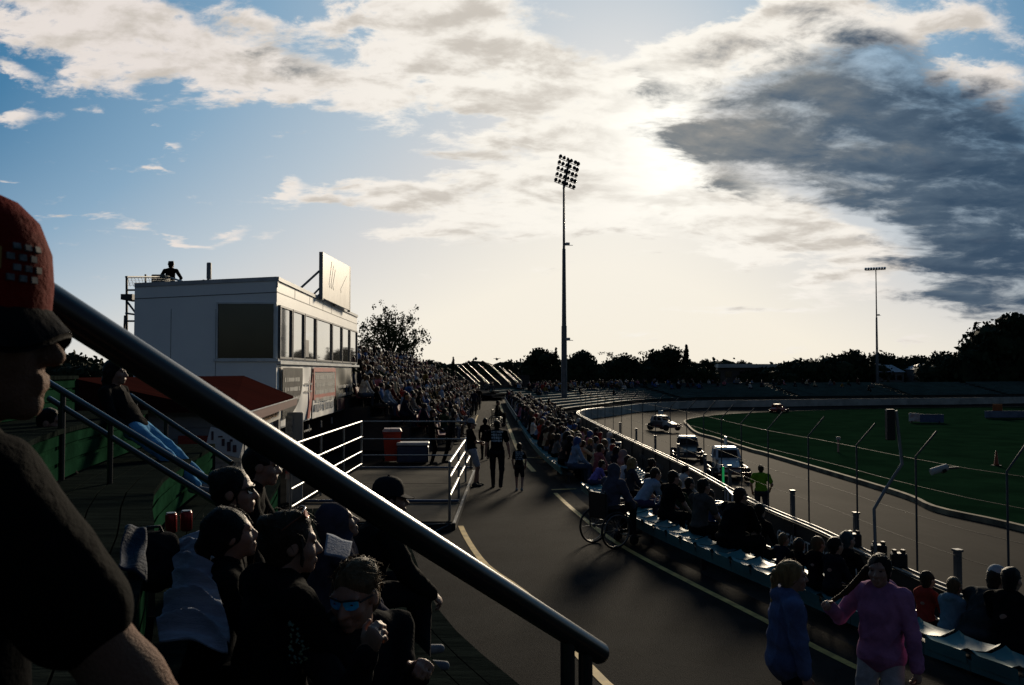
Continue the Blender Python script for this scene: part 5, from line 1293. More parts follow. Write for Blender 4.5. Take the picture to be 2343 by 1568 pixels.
# man in the red cap at the left edge
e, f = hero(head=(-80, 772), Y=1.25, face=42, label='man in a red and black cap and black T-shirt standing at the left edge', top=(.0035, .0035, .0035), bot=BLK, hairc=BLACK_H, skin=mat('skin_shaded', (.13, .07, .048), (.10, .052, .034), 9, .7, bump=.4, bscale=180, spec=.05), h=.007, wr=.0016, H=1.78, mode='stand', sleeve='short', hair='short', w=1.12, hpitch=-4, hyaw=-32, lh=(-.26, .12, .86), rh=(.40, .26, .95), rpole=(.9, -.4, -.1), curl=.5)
sunglasses(e, f, dark_lens)
c, M = cap_on(e, f, (.125, .008, .005), (.010, .009, .009), tilt=8, vl=.075, drop=14.0, cs=1.12)
def on_dome(b, deg, z, w, hgt):
    q = 1.0 if z < .03 else 1 - .05 * (z - .03) / .032 if z < .062 else .95 - .15 * (z - .062) / .03
    a = R(deg); b.box((.0918 * q * math.cos(a), .1098 * q * math.sin(a), z), (.003, w, hgt), Euler((0, -R(10 if z < .06 else 24), a)).to_matrix().to_4x4(), 0, M)
b = MB()
for j in range(4):
    for i in range(3): on_dome(b, 44 + i * 9 + (j % 2) * 4.5, .030 + j * .0105, .0095, .0065)
b.build('badge', mat('badge_pale', (.11, .115, .115), (.03, .03, .03), 60, .8), c)
b = MB()
for i in range(5): on_dome(b, 12 + i * 6, .048, .007, .022)
b.build('lettering', mat('badge_gold', (.22, .13, .03), None, 9), c)
# seated group in front of the camera
e, f = hero(head=(668, 1243), Y=3.5, face=52, label='woman in black with tied up hair and orange sunglasses pushed up on her head', top=BLK, bot=BLK, hairc=BROWN_H, H=1.72, lean=6, hair='bun', w=1.08, loose=.02, hyaw=-14, hood='down', rh=(.20, .36, .12))
strands(e, f, BROWN_H, 160, .07, 2)
sunglasses(e, f, orange_lens, mat('brown_frame', (.10, .025, .01), None, 3, .2), on_top=True)
b = MB(); r = random.Random(4)
for i in range(46): b.box((.232 + r.uniform(-.006, .004), .03 + r.uniform(-.04, .045), .50 - i * .0036 + r.uniform(-.012, .012)), (.006, r.uniform(.004, .014), r.uniform(.003, .008)), (r.uniform(-1, 1), 0, 0))
b.build('sleeve_print', mat('sleeve_print', (.05, .14, .15), (.14, .15, .06), 40, .5), e)
e, f = hero(head=(532, 1222), Y=3.85, face=72, label='girl with dark tied back hair in black beside the ribbed blanket', top=BLK, bot=BLK, hairc=BLACK_H, H=1.58, lean=10, hair='pony', w=.95, hpitch=-12)
strands(e, f, BLACK_H, 140, .06, 3)
e, f = hero(head=(538, 1124), Y=4.6, face=86, label='woman in dark sunglasses and black top looking right towards the track', top=(.011, .010, .010), bot=BLK, hairc=BLACK_H, H=1.70, lean=2, hair='bun', hpitch=-3)
sunglasses(e, f, dark_lens); strands(e, f, BLACK_H, 120, .05, 4)
e, f = hero(head=(812, 1362), Y=3.45, face=100, label='man in blue mirrored sunglasses and black hoodie turning round to face the camera', top=(.011, .011, .012), bot=BLK, hairc=FAIR_H, H=1.76, lean=4, twist=-38, hyaw=-62, hpitch=12, hair='short', w=1.05, hood='down', loose=.015, lhw=(960, 1540, 3.35), rhw=(842, 1490, 3.12), rpole=(.2, .2, -1), curl=1.3)
sunglasses(e, f, blue_lens, black, wide=True); strands(e, f, FAIR_H, 420, .05, 5)
e, f = hero(head=(893, 1146), Y=6.1, face=72, label='person in a black hoodie and black cap leaning forward on the lowest timber step', top=(.010, .010, .010), bot=(.013, .013, .016), hairc=BLACK_H, shoe=(.16, .17, .19), H=1.80, lean=27, hair='short', w=1.12, loose=.03, hood='down', hpitch=-12, lf=(-.10, .50, -.40), rf=(.16, .46, -.42))
cap_on(e, f, (.013, .014, .018))
e, f = hero(head=(776, 1196), Y=5.4, face=70, label='hunched person with a grey purple hood up beside the black capped person', top=(.045, .042, .060), bot=BLK, H=1.66, lean=18, hair='short', hood='up', loose=.02, hpitch=-25)
e, f = hero(head=(600, 1066), Y=5.6, face=80, label='person in a black T-shirt with a bare forearm below the thick handrail', top=BLK, bot=BLK, hairc=BLACK_H, H=1.74, lean=16, hair='short', sleeve='short', rh=(.16, .42, .14))
e, f = hero(head=(266, 852), Y=9.0, face=93, label='person in a dark top and bright blue jeans stretching legs on the timber terrace', top=(.013, .012, .012), bot=(.10, .29, .50), hairc=BLACK_H, shoe=(.25, .25, .27), H=1.74, lean=-34, hpitch=10, hair='long', h=.010, lf=(-.06, .74, -.56), rf=(.12, .78, -.62))
e, f = hero(head=(118, 968), Y=7.6, face=90, label='person in black seated behind the man in the red cap', top=BLK, bot=BLK, hairc=BLACK_H, H=1.7, lean=8, hair='short', h=.011)
# a few things lying on the timber steps
def cloth_grid(name, P, nu, nv, fn, m, label, cat):
    """draped cloth: P = four corner points (top left, top right, bottom left, bottom right)"""
    b = MB(); tl, tr, bl, br = [Vector(p) for p in P]; nrm = (tr - tl).cross(bl - tl).normalized() * -1; vs, fs = [], []
    for j in range(nv + 1):
        for i in range(nu + 1):
            u, v = i / nu, j / nv; p = tl.lerp(tr, u).lerp(bl.lerp(br, u), v); d, ex = fn(u, v); vs.append(p + nrm * d + (tr - tl).normalized() * ex)
    o = len(vs); vs += [v - nrm * .01 for v in vs]
    for j in range(nv):
        for i in range(nu):
            a = j * (nu + 1) + i; fs += [(a, a + 1, a + nu + 2, a + nu + 1), (o + a + nu + 1, o + a + nu + 2, o + a + 1, o + a)]
    for j in range(nv): a = j * (nu + 1); fs += [(a, a + nu + 1, o + a + nu + 1, o + a), (a + nu, o + a + nu, o + a + 2 * nu + 1, a + 2 * nu + 1)]
    for i in range(nu): a = nv * (nu + 1) + i; fs += [(i, o + i, o + i + 1, i + 1), (a, a + 1, o + a + 1, o + a)]
    b.add(vs, fs, 0, True); return b.build(name, m, None, label=label, cat=cat)
blk = mat('blanket', (.26, .28, .33), (.17, .18, .22), 2.5, .9, bump=.6, bscale=45, aniso=(1, 1, 9), spec=.05)
def fold(u, v):
    ph = v * 17 + 1.1 * math.sin(u * 2.6 + 1) + .5 * math.sin(u * 6 + v * 4); rdg = (1 - abs(math.sin(ph))) ** 1.6
    return (.070 * rdg * min(1, .25 + 1.3 * v) * (.6 + .4 * math.sin(u * 3.1)) + .004 * math.sin(v * 120) + .03 * math.sin(u * math.pi) - .04 * v * v, .035 * math.sin(v * 8 + 1) * (1 if u > .5 else -1) * abs(u - .5))
cloth_grid('blanket', (at(405, 1240, 4.1), at(500, 1222, 4.1), at(362, 1445, 3.25), at(512, 1478, 3.2)), 40, 110, fold, blk, 'grey blue ribbed blanket in folds draped over the timber step', 'blanket')
cloth_grid('towel', (at(748, 1220, 4.9), at(806, 1240, 4.9), at(742, 1266, 4.7), at(798, 1282, 4.7)), 12, 10, lambda u, v: (.004 * math.sin(u * 7 + v * 4), 0), mat('towel', (.17, .19, .23), (.12, .13, .16), 4, .95, bump=.5, bscale=60), 'pale grey towel beside the hunched person in the hood', 'towel')
cloth_grid('denim_jacket', (at(285, 1205, 3.5), at(335, 1212, 3.5), at(270, 1300, 3.2), at(335, 1322, 3.2)), 16, 24, lambda u, v: (.012 * math.sin(v * 7 + u * 3) + .006 * math.sin(u * 8 + v * 3), .004 * math.sin(v * 9)), mat('denim', (.006, .018, .042), (.004, .009, .02), 6, .85, bump=.5, bscale=60), 'blue denim jacket thrown over the step beside the man in the red cap', 'jacket')
# black rucksack between the denim jacket and the blanket
f = Fig(); f.ell('a', (0, 0, .12), (.11, .09, .13), None, .03); f.ell('a', (.03, -.07, .08), (.08, .05, .06), None, .02); f.cap('a', (-.05, .02, .21), (.06, 0, .20), .04, None, .04)
V, F, _ = polygonise(f.P, [], .008, None, .003); e = empty('rucksack', at(352, 1350, 3.9), R(30), 'slumped black rucksack between the denim jacket and the ribbed blanket', 'rucksack'); o = bpy.data.objects.new('bag', np_mesh('bag', V, F, [cloth((.012, .012, .013))])); COL.objects.link(o); o.parent = e
b = MB(); b.tube([(-.04, 0, .23), (-.03, 0, .275), (.02, 0, .275), (.04, 0, .23)], .008, 6)
for q in (-1, 1): b.tube([(q * .05, .08, .2), (q * .07, .13, .12), (q * .08, .08, .03)], .013, 6)
b.build('strap', black, e)
# ---------------------------------------------------------------- people on the walkway
e, f = hero(root=gnd(1080, 1113), face=78, label='man in grey cap, black T-shirt and pale shorts leaning on the deck rail', top=BLK, bot=(.30, .33, .38), hairc=BROWN_H, shoe=(.05, .05, .05), h=.013, H=1.75, mode='stand', lean=-7, sleeve='short', legs='short', hair='short', w=1.08, lh=(.06, .24, 1.13), rh=(-.04, .25, 1.10), lf=(-.10, .16, 0), rf=(.08, .06, 0), detail=True)
cap_on(e, f, (.20, .21, .24)); sunglasses(e, f, dark_lens)
e, f = hero(root=gnd(1137, 1117), face=2, label='man in a black T-shirt with white back print walking away', top=BLK, bot=(.018, .018, .020), hairc=BLACK_H, h=.013, H=1.75, mode='stand', sleeve='short', w=1.1, lf=(-.10, .12, 0), rf=(.10, -.14, .03), lh=(-.30, .08, .82), rh=(.33, -.02, .82))
back_print(e, f, 1, 1.28, .26, .30, (.36, .44, .48), 3, -.15)
e, f = hero(root=gnd(1110, 1052), face=-10, label='dark clothed child walking away ahead of the man with the back print', top=BLK, bot=(.02, .014, .012), hairc=BLACK_H, h=.015, H=1.38, mode='stand', child=True, lf=(-.10, .15, 0), rf=(.10, -.12, .03))
e, f = hero(root=gnd(1188, 1124), face=5, label='small child in a printed black T-shirt and dark shorts walking with bare legs', top=BLK, bot=(.016, .016, .018), hairc=BLACK_H, h=.013, H=1.18, mode='stand', child=True, sleeve='short', legs='short', lf=(-.10, .10, 0), rf=(.10, -.08, .02), shoe=(.22, .22, .22))
back_print(e, f, 1, .86, .16, .22, (.30, .36, .40), 6, -.112, 5)
e, f = hero(root=gnd(988, 1062), face=85, label='man in black standing behind the deck rail near the red bin', top=BLK, bot=BLK, hairc=BROWN_H, h=.016, H=1.78, mode='stand', rh=(.2, .3, 1.1))
e, f = hero(root=gnd(1028, 1058), face=70, label='person in dark clothes leaning on the back rail of the deck by the walkway', top=(.014, .014, .016), bot=BLK, hairc=BLACK_H, h=.016, H=1.72, mode='stand', lean=14, lf=(-.1, -.16, 0), rf=(.1, -.2, 0))
for px, py, fc, lab, c in ((1085, 950, 10, 'person in a dark jacket standing on the walkway edge beside the left stand', NAVY), (1095, 938, 190, 'far person in dark clothes standing by the front of the left stand', BLK), (1126, 915, 0, 'tiny far person walking at the end of the walkway', (.05, .05, .06)), (1112, 908, 160, 'tiny far person in grey at the end of the walkway', (.10, .10, .10))):
    hero(root=gnd(px, py), face=fc, label=lab, top=c, bot=DGREY, hairc=BLACK_H, h=.022, H=1.74, mode='stand', detail=False)
# wheelchairs
def wheelchair(loc, face, label):
    e = empty('wheelchair', loc, -R(face), label, 'wheelchair', 'wheelchairs on the walkway')
    for q in (-1, 1):
        w_ = MB(); M = Matrix.Translation((q * .30, -.08, .305)) @ Euler((0, R(90), 0)).to_matrix().to_4x4()
        ring = [(.29 * math.cos(a), .29 * math.sin(a), 0) for a in [2 * math.pi * k / 24 for k in range(25)]]
        w_.tube(ring, .020, 6, 0, False, True, M); wh = w_.build('wheel', black, e)
        sp = MB()
        for k in range(12): a = math.pi * 2 * k / 12; sp.tube([(0, 0, 0), (.28 * math.cos(a), .28 * math.sin(a), 0)], .003, 4, 0, False, True, M)
        sp.lathe([(.03, -.03), (.03, .03)], 8, 0, M); sp.build('spokes', steel, wh)
        r2 = MB(); r2.tube([(.26 * math.cos(a), .26 * math.sin(a), q * .035) for a in [2 * math.pi * k / 24 for k in range(25)]], .008, 5, 0, False, True, M); r2.build('hand_rim', steel, wh)
        c_ = MB(); c_.lathe([(.03, -.018), (.09, -.018), (.095, 0), (.09, .018), (.03, .018)], 12, 0, Matrix.Translation((q * .22, .38, .095)) @ Euler((0, R(90), 0)).to_matrix().to_4x4()); c_.build('caster', black, e)
    f_ = MB()
    for q in (-1, 1):
        f_.tube([(q * .24, -.27, .95), (q * .24, -.22, .88), (q * .24, -.20, .30)], .014, 6); f_.tube([(q * .24, -.20, .47), (q * .24, .24, .49), (q * .22, .38, .16)], .013, 6); f_.tube([(q * .24, -.2, .70), (q * .25, .14, .70), (q * .25, .20, .49)], .013, 6); f_.tube([(q * .22, .30, .42), (q * .18, .46, .12)], .012, 6)
    f_.tube([(-.24, 0, .40), (.24, 0, .40)], .013, 6); f_.build('frame', dark_trim, e)
    MB().box((0, .02, .49), (.44, .44, .05), None, 0, None, .02).build('seat', black, e); MB().box((0, -.215, .70), (.44, .03, .42), None, 0, None, .01).build('backrest', black, e)
    b = MB()
    for q in (-1, 1): b.box((q * .12, .48, .12), (.14, .16, .015))
    b.build('footrest', dark_trim, e); return e
w1 = gnd(1392, 1248); wheelchair(w1, 58, 'black wheelchair parked on the right yellow line with a hooded person in it')
hero(root=w1 + Vector((0, 0, .52)), face=58, label='broad person in a grey hooded top sitting in the near wheelchair', top=(.060, .062, .085), bot=(.016, .016, .018), H=1.72, lean=14, hood='up', loose=.035, w=1.15, h=.011, lf=(-.12, .44, -.36), rf=(.12, .44, -.36), hpitch=-8)
w2 = gnd(1136, 976); wheelchair(w2, 100, 'far wheelchair with a dark clothed person beside the long yellow line')
hero(root=w2 + Vector((0, 0, .52)), face=100, label='dark clothed person sitting in the far wheelchair', top=BLK, bot=BLK, hairc=BLACK_H, H=1.74, lean=5, h=.018, detail=False, lf=(-.12, .44, -.36), rf=(.12, .44, -.36))
# the two girls at the right
g1 = at(1806, 1300, 6.6); g2 = at(2015, 1300, 6.6)
e, f = hero(root=(g1.x - .02, 6.6, 0), face=92, label='girl with a long fair ponytail in an oversized blue hoodie on the walkway', top=(.08, .105, .20), bot=(.012, .010, .010), hairc=BLOND_H, H=1.58, mode='stand', hair='pony', w=1.08, loose=.036, hem=.14, hood='down', hyaw=-4, lh=(-.24, .10, .80), rh=(.27, .08, .78), h=.0085, wr=.004, curl=.5)
strands(e, f, BLOND_H, 120, .06, 6); b = Fig()
for q in range(3): b.cap('h', f.hc + f.HM @ Vector((.01 * q - .01, -.125, .02)), f.hc + f.HM @ Vector((.02 * q - .02, -.15, -.20 - .03 * q)), .026, .012, .015)
V, F, _ = polygonise(b.P, [], .007, None, .002); o = bpy.data.objects.new('ponytail', np_mesh('ponytail', V, F, [hairm(BLOND_H)])); COL.objects.link(o); o.parent = e
e, f = hero(root=(g2.x, 6.6, 0), face=222, label='girl with dark hair in an oversized pink hoodie and pale shorts on the walkway', top=(.30, .13, .24), bot=(.34, .33, .34), hairc=BLACK_H, H=1.63, mode='stand', legs='short', hair='bun', w=.95, loose=.032, hem=.10, hood='down', hpitch=-4, hyaw=6, rh=(.34, .22, 1.28), rpole=(.7, .1, -1), lh=(-.30, .06, .80), h=.0085, wr=.004, curl=1.1)
strands(e, f, BLACK_H, 100, .06, 7); b = Fig(); hand_p = Vector((.34, .22, 1.30)) * f.s; st = f.hc + f.HM @ Vector((.085, -.03, -.02))
for q in range(4): m = st.lerp(hand_p, .5) + Vector((0, .02, .012 * q - .04)); b.cap('h', st + Vector((0, 0, .012 * q)), m, .016, .011, .012); b.cap('h', m, hand_p, .011, .008, .01)
V, F, _ = polygonise(b.P, [], .006, None, .002); o = bpy.data.objects.new('hair_strand', np_mesh('hair_strand', V, F, [hairm((.05, .028, .014))])); COL.objects.link(o); o.parent = e  # warm brown paints the sunlight onto this strand of her black hair
# marshal and the man on the roof
mp, mt = by_y(near, 26.6)
e, f = hero(root=(mp.x + .62, 26.6, -1.58), face=20, label='marshal in a bright yellow green vest standing behind the track wall', top=(.11, .25, .02), bot=(.02, .025, .04), hairc=BLACK_H, h=.013, H=1.76, mode='stand', sleeve='short', w=1.08, loose=.01, rh=(.24, .18, .95))
e, f = hero(root=at(390, 602, 29.5) - Vector((0, 0, 1.66)), face=5, label='man with headphones in a dark top standing on the tower roof', top=(.02, .012, .010), bot=(.16, .16, .13), hairc=BLACK_H, h=.016, H=1.76, mode='stand', w=1.1, lh=(-.22, .26, 1.15), rh=(.24, .24, 1.1))
MB().tube([hframe(f) @ Vector((-.095, -.01, 0)), hframe(f) @ Vector((-.07, -.01, .12)), hframe(f) @ Vector((.07, -.01, .12)), hframe(f) @ Vector((.095, -.01, 0))], .022, 6).build('headphones', black, e)
# ---------------------------------------------------------------- near spectators on the teal rows
def rowspot(k, px):
    best = None
    for bi in range(3):
        for p in ROWPATH[bi, k]:
            d = Vector((p.x, p.y, .36 - .20 * k)); x = 1171.5 + 2017 * d.x / d.y
            if best is None or abs(x - px) < best[0]: best = (abs(x - px), d, bi)
    P = ROWPATH[best[2], k]; i = min(range(len(P)), key=lambda j: (P[j].xy - best[1].xy).length); a, c = P[max(i - 1, 0)], P[min(i + 1, len(P) - 1)]
    t = (c - a).normalized(); return best[1], math.degrees(math.atan2(t.y, -t.x))
TAKEN = []
def sitter(k, px, label, dface=-14, **kw):
    p, fc = rowspot(k, px); p = p + Vector((math.sin(R(fc)), math.cos(R(fc)), 0)) * kw.pop('fwd', 0.0); TAKEN.append(p); kw.setdefault('h', .011); kw.setdefault('H', 1.72)
    return hero(root=p + Vector((0, 0, .02)), face=fc + dface, label=label, **kw)
sitter(0, 1630, 'man in a black puffer jacket leaning forward on the top teal row', top=BLK, bot=BLK, hairc=BROWN_H, fwd=.22, lean=20, w=1.2, loose=.035, rh=(.05, .52, .22), lh=(-.05, .5, .2), H=1.8)
sitter(0, 1572, 'man in a grey T-shirt beside the man in the black puffer jacket', top=(.065, .062, .058), bot=BLK, hairc=BLACK_H, fwd=.26, lean=6, sleeve='short', w=1.05, H=1.74)
e, f = sitter(0, 1492, 'man in a black T-shirt with a pale ring print on the back', top=BLK, bot=BLK, hairc=BLACK_H, fwd=.26, lean=14, sleeve='short', w=1.08)
MB().tube([(.07 * math.cos(a), -.165 + .03 * math.sin(a), .36 + .07 * math.sin(a)) for a in [2 * math.pi * k / 20 for k in range(21)]], .008, 5).build('ring_print', mat('ring_print', (.30, .34, .38), None, 4), e)
sitter(0, 1432, 'person in a pale blue shirt bending forward next to the near wheelchair', top=(.22, .29, .38), bot=(.05, .04, .09), hairc=BROWN_H, fwd=.2, lean=38, hair='short', sleeve='short', rh=(.1, .55, .0))
sitter(2, 1478, 'boy in blue with short brown hair one row below the pale blue shirted person', top=(.04, .10, .22), bot=DGREY, hairc=BROWN_H, lean=10, child=True, H=1.4)
sitter(1, 1440, 'woman with long blonde hair on the second teal row', top=(.035, .034, .045), bot=BLK, hairc=BLOND_H, hair='long', lean=6)
sitter(3, 1490, 'woman with brown hair in dark clothes low on the teal rows', top=BLK, bot=BLK, hairc=BROWN_H, hair='bun', lean=3)
sitter(3, 1518, 'person with black hair in black low on the teal rows', top=BLK, bot=BLK, hairc=BLACK_H, lean=3)
sitter(0, 1332, 'child in a lilac top bending at the end of the top teal row', top=(.16, .12, .36), bot=(.05, .05, .10), hairc=BROWN_H, lean=40, child=True, H=1.2, foot_z=-.3)
sitter(1, 1362, 'person in a dusty pink jacket on the second teal row', top=(.26, .08, .085), bot=BLK, hairc=BROWN_H, lean=8)
sitter(1, 1400, 'person in a white T-shirt and dark hair on the second teal row', top=(.33, .36, .40), bot=(.03, .03, .04), hairc=BROWN_H, lean=14, sleeve='short')
sitter(2, 1420, 'person in a pale hood on the third teal row', top=(.22, .16, .15), bot=BLK, hood='up', lean=5)
sitter(2, 1555, 'person in black crouching beside the grey T-shirt man one row down', top=BLK, bot=BLK, hairc=BLACK_H, lean=20)
sitter(2, 1605, 'small child in dark clothes one row below the grey T-shirt man', top=NAVY, bot=BLK, hairc=BLACK_H, child=True, H=1.2, lean=8, foot_z=-.3)
sitter(0, 1792, 'child with sunlit fair hair behind the girl in the blue hoodie', top=NAVY, bot=BLK, hairc=FAIR_H, child=True, H=.98, hair='short', foot_z=-.28)
sitter(0, 1822, 'child with brown hair right of the girl in the blue hoodie', top=BLK, bot=BLK, hairc=BROWN_H, child=True, H=.98, hair='long', foot_z=-.28)
sitter(0, 1872, 'small child in black with light hair on the teal row between the two girls', top=BLK, bot=BLK, hairc=FAIR_H, child=True, H=1.15, lean=6, foot_z=-.32)
sitter(0, 1906, 'child in dark clothes on the teal row close to the pink hoodie', top=(.014, .014, .018), bot=BLK, hairc=BLACK_H, child=True, H=1.25, lean=4, foot_z=-.32)
e, f = sitter(1, 1940, 'person in a dark teal knitted hat behind the girl in pink', top=BLK, bot=BLK, hairc=(.018, .045, .055), lean=2, H=1.58)
sitter(1, 2102, 'child in a red jacket right of the girl in pink', top=(.30, .035, .025), bot=BLK, hairc=BROWN_H, child=True, H=1.15, lean=4, foot_z=-.33)
sitter(1, 2156, 'child in a pale blue hooded top right of the red jacket', top=(.13, .20, .25), bot=(.05, .07, .1), hairc=FAIR_H, child=True, H=1.18, lean=10, hood='down', loose=.02, foot_z=-.33)
e, f = sitter(1, 2225, 'person in a dark jacket and pale cap leaning forward at the lower right', top=(.030, .033, .036), bot=BLK, hairc=BROWN_H, lean=36, hpitch=10, w=1.1, loose=.03)
cap_on(e, f, (.30, .32, .34))
sitter(1, 2300, 'person in black at the right edge of the teal rows', top=BLK, bot=BLK, hairc=BLACK_H, lean=8)
sitter(3, 1283, 'person in a bright orange vest low on the far teal rows', top=(.55, .09, .03), bot=BLK, hairc=BROWN_H, h=.02, detail=False)
# ---------------------------------------------------------------- spectators in numbers
GR = ['skin', 'top', 'bot', 'hair', 'shoe']
cm = [SKIN, cloth(BLK), cloth(DGREY), hairm(BROWN_H), cloth((.03, .03, .03), .6)]
def variant(h, **kw):
    f = figure(detail=False, **kw); f.P = [p for p in f.P if p[0] in GR]
    V, F, mi = polygonise(f.P, [], h, GR); return np_mesh('person', V, F, cm, mi)
rv = random.Random(21); sitv = []
for i, kw in enumerate((dict(lean=4), dict(lean=14, hair='long'), dict(lean=26, rh=(.05, .5, .2), lh=(-.05, .5, .2)), dict(lean=0, hair='bun', twist=12), dict(lean=8, hood='down', loose=.02, w=1.1, hyaw=25), dict(lean=10, hair='long', hyaw=-30, w=.95), dict(lean=-3, rh=(.12, .34, .50), w=1.05), dict(lean=18, w=1.15, loose=.03, hyaw=-20))):
    sitv.append(variant(.026, **kw))
kidv = [variant(.024, child=True, H=1.25, lean=6, foot_z=-.34), variant(.024, child=True, H=1.35, lean=12, hair='long', foot_z=-.36)]
stv = [variant(.028, mode='stand'), variant(.028, mode='stand', w=1.12, lh=(-.1, .3, 1.05), rh=(.1, .3, 1.05)), variant(.028, mode='stand', hair='long', twist=20)]
COLS = [('black', BLK, 8), ('dark grey', DGREY, 4), ('navy', NAVY, 3), ('dark green', (.02, .035, .02), 2), ('maroon', (.07, .012, .014), 2), ('blue', (.04, .10, .25), 2), ('pale blue', (.15, .22, .32), 2), ('white', (.45, .44, .42), 2), ('cream', (.36, .30, .20), 2), ('red', (.28, .03, .02), 1), ('brown', (.06, .035, .02), 2), ('grey', (.12, .12, .12), 3), ('pink', (.36, .12, .15), 2), ('mustard', (.18, .11, .02), 1)]
HC = [('black hair', BLACK_H, 4), ('brown hair', BROWN_H, 5), ('fair hair', FAIR_H, 2), ('blonde hair', BLOND_H, 1), ('a pale hat', (.40, .39, .37), 1), ('a red hat', (.22, .02, .015), .5), ('a blue hat', (.03, .07, .2), .6)]
def pick(L):
    t = rv.uniform(0, sum(x[2] for x in L))
    for x in L:
        t -= x[2]
        if t <= 0: return x
    return L[0]
NIND = 0; STUFF = []
def spectator(p, face, where, group, stand=False, sink=0.0):
    global NIND
    kid = not stand and rv.random() < .12
    me = rv.choice(stv if stand else kidv if kid else sitv); c = pick(COLS); hc = pick(HC); bt = rv.choice((BLK, DGREY, NAVY, (.05, .07, .11)))
    sc = rv.uniform(.88, 1.09)
    if NIND >= 236: STUFF.append((me, p, face, c[1], hc[1], bt, sc)); return
    NIND += 1
    o = bpy.data.objects.new('person', me); COL.objects.link(o); o.location = p; o.rotation_euler = (0, 0, -R(face)); o.scale = (sc, sc, sc)
    for i, m in ((1, cloth(c[1])), (2, cloth(bt)), (3, hairm(hc[1]))): o.material_slots[i].link = 'OBJECT'; o.material_slots[i].material = m
    tag(o, f'{"child" if kid else "spectator"} in {c[0]} with {hc[0]} {"standing " if stand else ""}{where}', 'person', group)
ROWN = ['top', 'second', 'third', 'fourth', 'lowest']
cands = []
for bi, k, dens in ((1, 0, .80), (1, 1, .72), (1, 2, .55), (1, 3, .16), (1, 4, .05), (2, 0, .9), (2, 1, .88), (2, 2, .8), (2, 3, .3), (2, 4, .12), (0, 1, .28), (0, 2, .22), (0, 3, .05)):
    P = ROWPATH[bi, k]; L = sum((c - a).length for a, c in zip(P, P[1:])); n = int(L / .54)
    for i, q in enumerate(spline(P, n)):
        if bi == 0 and not (13.5 < q.y < 20): continue
        if rv.random() > dens: continue
        tj = by_y(P, q.y)[1]; q = q + tj * rv.uniform(-.16, .16) + Vector((rv.uniform(-.04, .12), 0, 0)); loc = Vector((q.x, q.y, .38 - .20 * k))
        if any((loc - t).length < .55 for t in TAKEN): continue
        t = by_y(P, q.y)[1]; fc = math.degrees(math.atan2(t.y, -t.x)) + rv.uniform(-28, 12)
        part = 'near end' if q.y < 30 else 'middle' if q.y < 42 else 'far end'
        cands.append((q.y, loc, fc, f'on {ROWN[k]} teal row, {["near", "middle", "far"][bi]} block' + (f' {part}' if bi == 1 else ''), 'spectators on the teal rows beside the walkway', False))
RN2 = ['front', 'second', 'third', 'fourth', 'fifth', 'sixth', 'seventh', 'eighth', 'ninth', 'back']
for k in range(NL):
    P = lrow(k)
    for q in spline(P, 104):
        if rv.random() > (.55 if q.y < 37 and k < 5 else .84): continue
        loc = Vector((q.x + rv.uniform(-.12, .12), q.y + rv.uniform(-.22, .22), LZ(k) + (.0 if rv.random() < .07 else .41)))
        sd_ = loc.z < LZ(k) + .2
        part = 'near end' if q.y < 40 else 'nearer half' if q.y < 52 else 'middle' if q.y < 65 else 'far end'
        cands.append((q.y * 1.15, loc, 90 + rv.uniform(-35, 15), f'in {RN2[k]} row, left stand, {part}', 'spectators packed in the left grandstand', sd_))
for i in range(26):
    q = gnd(rv.uniform(1040, 1130), rv.uniform(896, 908)); cands.append((q.y, q, rv.uniform(0, 360), 'at the far end of the walkway', 'people at the far end of the walkway', True))
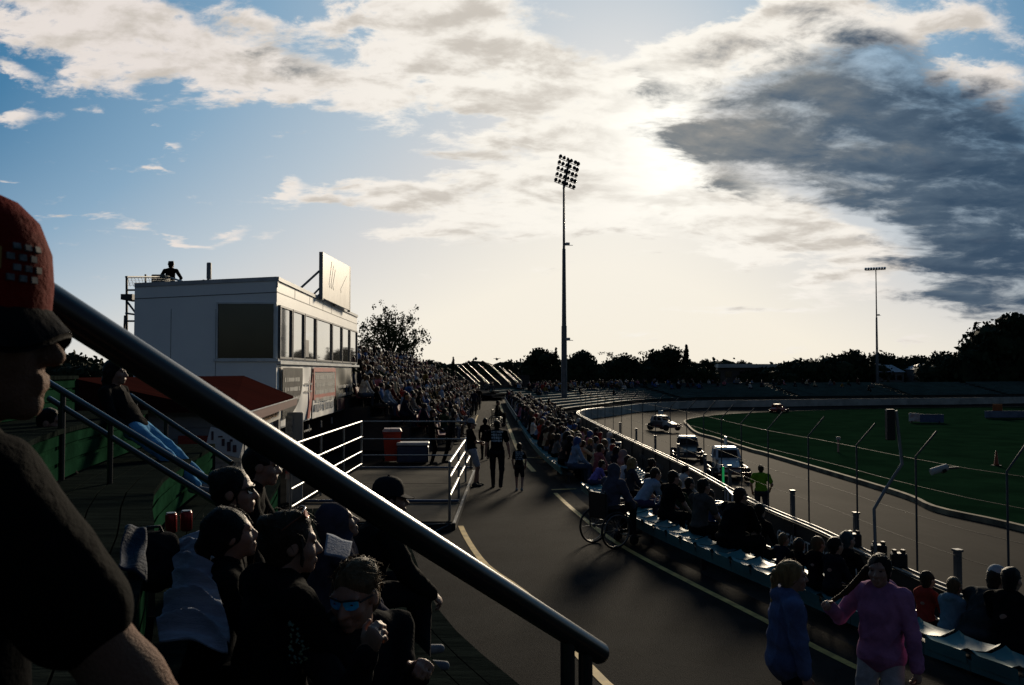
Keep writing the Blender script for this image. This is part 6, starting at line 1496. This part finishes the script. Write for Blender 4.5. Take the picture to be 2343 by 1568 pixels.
# the far bend: people along the top and scattered on the benches
for k, dens in ((8, .5), (7, .35), (6, .18), (5, .08), (3, .03)):
    P = offs(far, -(1.6 + .95 * k + .5))
    for i, q in enumerate(P):
        if i < 10 or q.x > 60: continue
        for rep in range(2):
            if rv.random() < dens * (1 if q.x < 32 else .35): cands.append((q.y, Vector((q.x + rv.uniform(-.6, .6), q.y + rv.uniform(-.3, .3), fz(k) + .42)), 150 + rv.uniform(-40, 40), 'on the far bend terrace', 'spectators on the far bend terrace', False))
cands.sort(key=lambda c: c[0])
for c in cands: spectator(*c[1:])
# everyone too small to tell apart: one crowd
if STUFF:
    b = {}; VV, FF, MI, mats, o0 = [], [], [], [], 0
    cache = {}
    for me, p, face, tc, hc, bt, sc in STUFF:
        if me.name not in cache:
            v = np.empty(len(me.vertices) * 3, 'f4'); me.vertices.foreach_get('co', v); fidx = np.empty(len(me.polygons) * 4, 'i4'); me.loops.foreach_get('vertex_index', fidx); mi = np.empty(len(me.polygons), 'i4'); me.polygons.foreach_get('material_index', mi); cache[me.name] = (v.reshape(-1, 3), fidx.reshape(-1, 4), mi)
        v, fi, mi = cache[me.name]; a = -R(face); rot = np.array([[math.cos(a), -math.sin(a), 0], [math.sin(a), math.cos(a), 0], [0, 0, 1]])
        idxs = []
        for m in (SKIN, cloth(tc), cloth(bt), hairm(hc), cm[4]):
            if m not in mats: mats.append(m)
            idxs.append(mats.index(m))
        VV.append(v @ rot.T * sc + np.array(p)); FF.append(fi + o0); MI.append(np.array(idxs)[mi]); o0 += len(v)
    o = bpy.data.objects.new('distant_crowd', np_mesh('distant_crowd', np.concatenate(VV), np.concatenate(FF), mats, np.concatenate(MI))); COL.objects.link(o)
    tag(o, 'dense distant crowd in the far parts of the stands', 'crowd', None, 'stuff')
ORD = ['nearest', 'second nearest', 'third nearest', 'fourth nearest', 'fifth nearest', 'sixth nearest', 'seventh nearest', 'eighth nearest']
same = {}
for o in SC.objects:
    if o.type == 'MESH' and o.name.startswith('person') and o.parent is None: same.setdefault(o['label'], []).append(o)
for l, os_ in same.items():
    if len(os_) > 1:
        os_.sort(key=lambda q: q.location.y)
        for q, w_ in zip(os_, ORD): q['label'] = f'{w_} {l}'
print('INDIVIDUALS', NIND, 'STUFF', len(STUFF))
for l, p in HEROES: print('HERO %-60s %.2f %.2f %.2f' % (l[:60], *p))
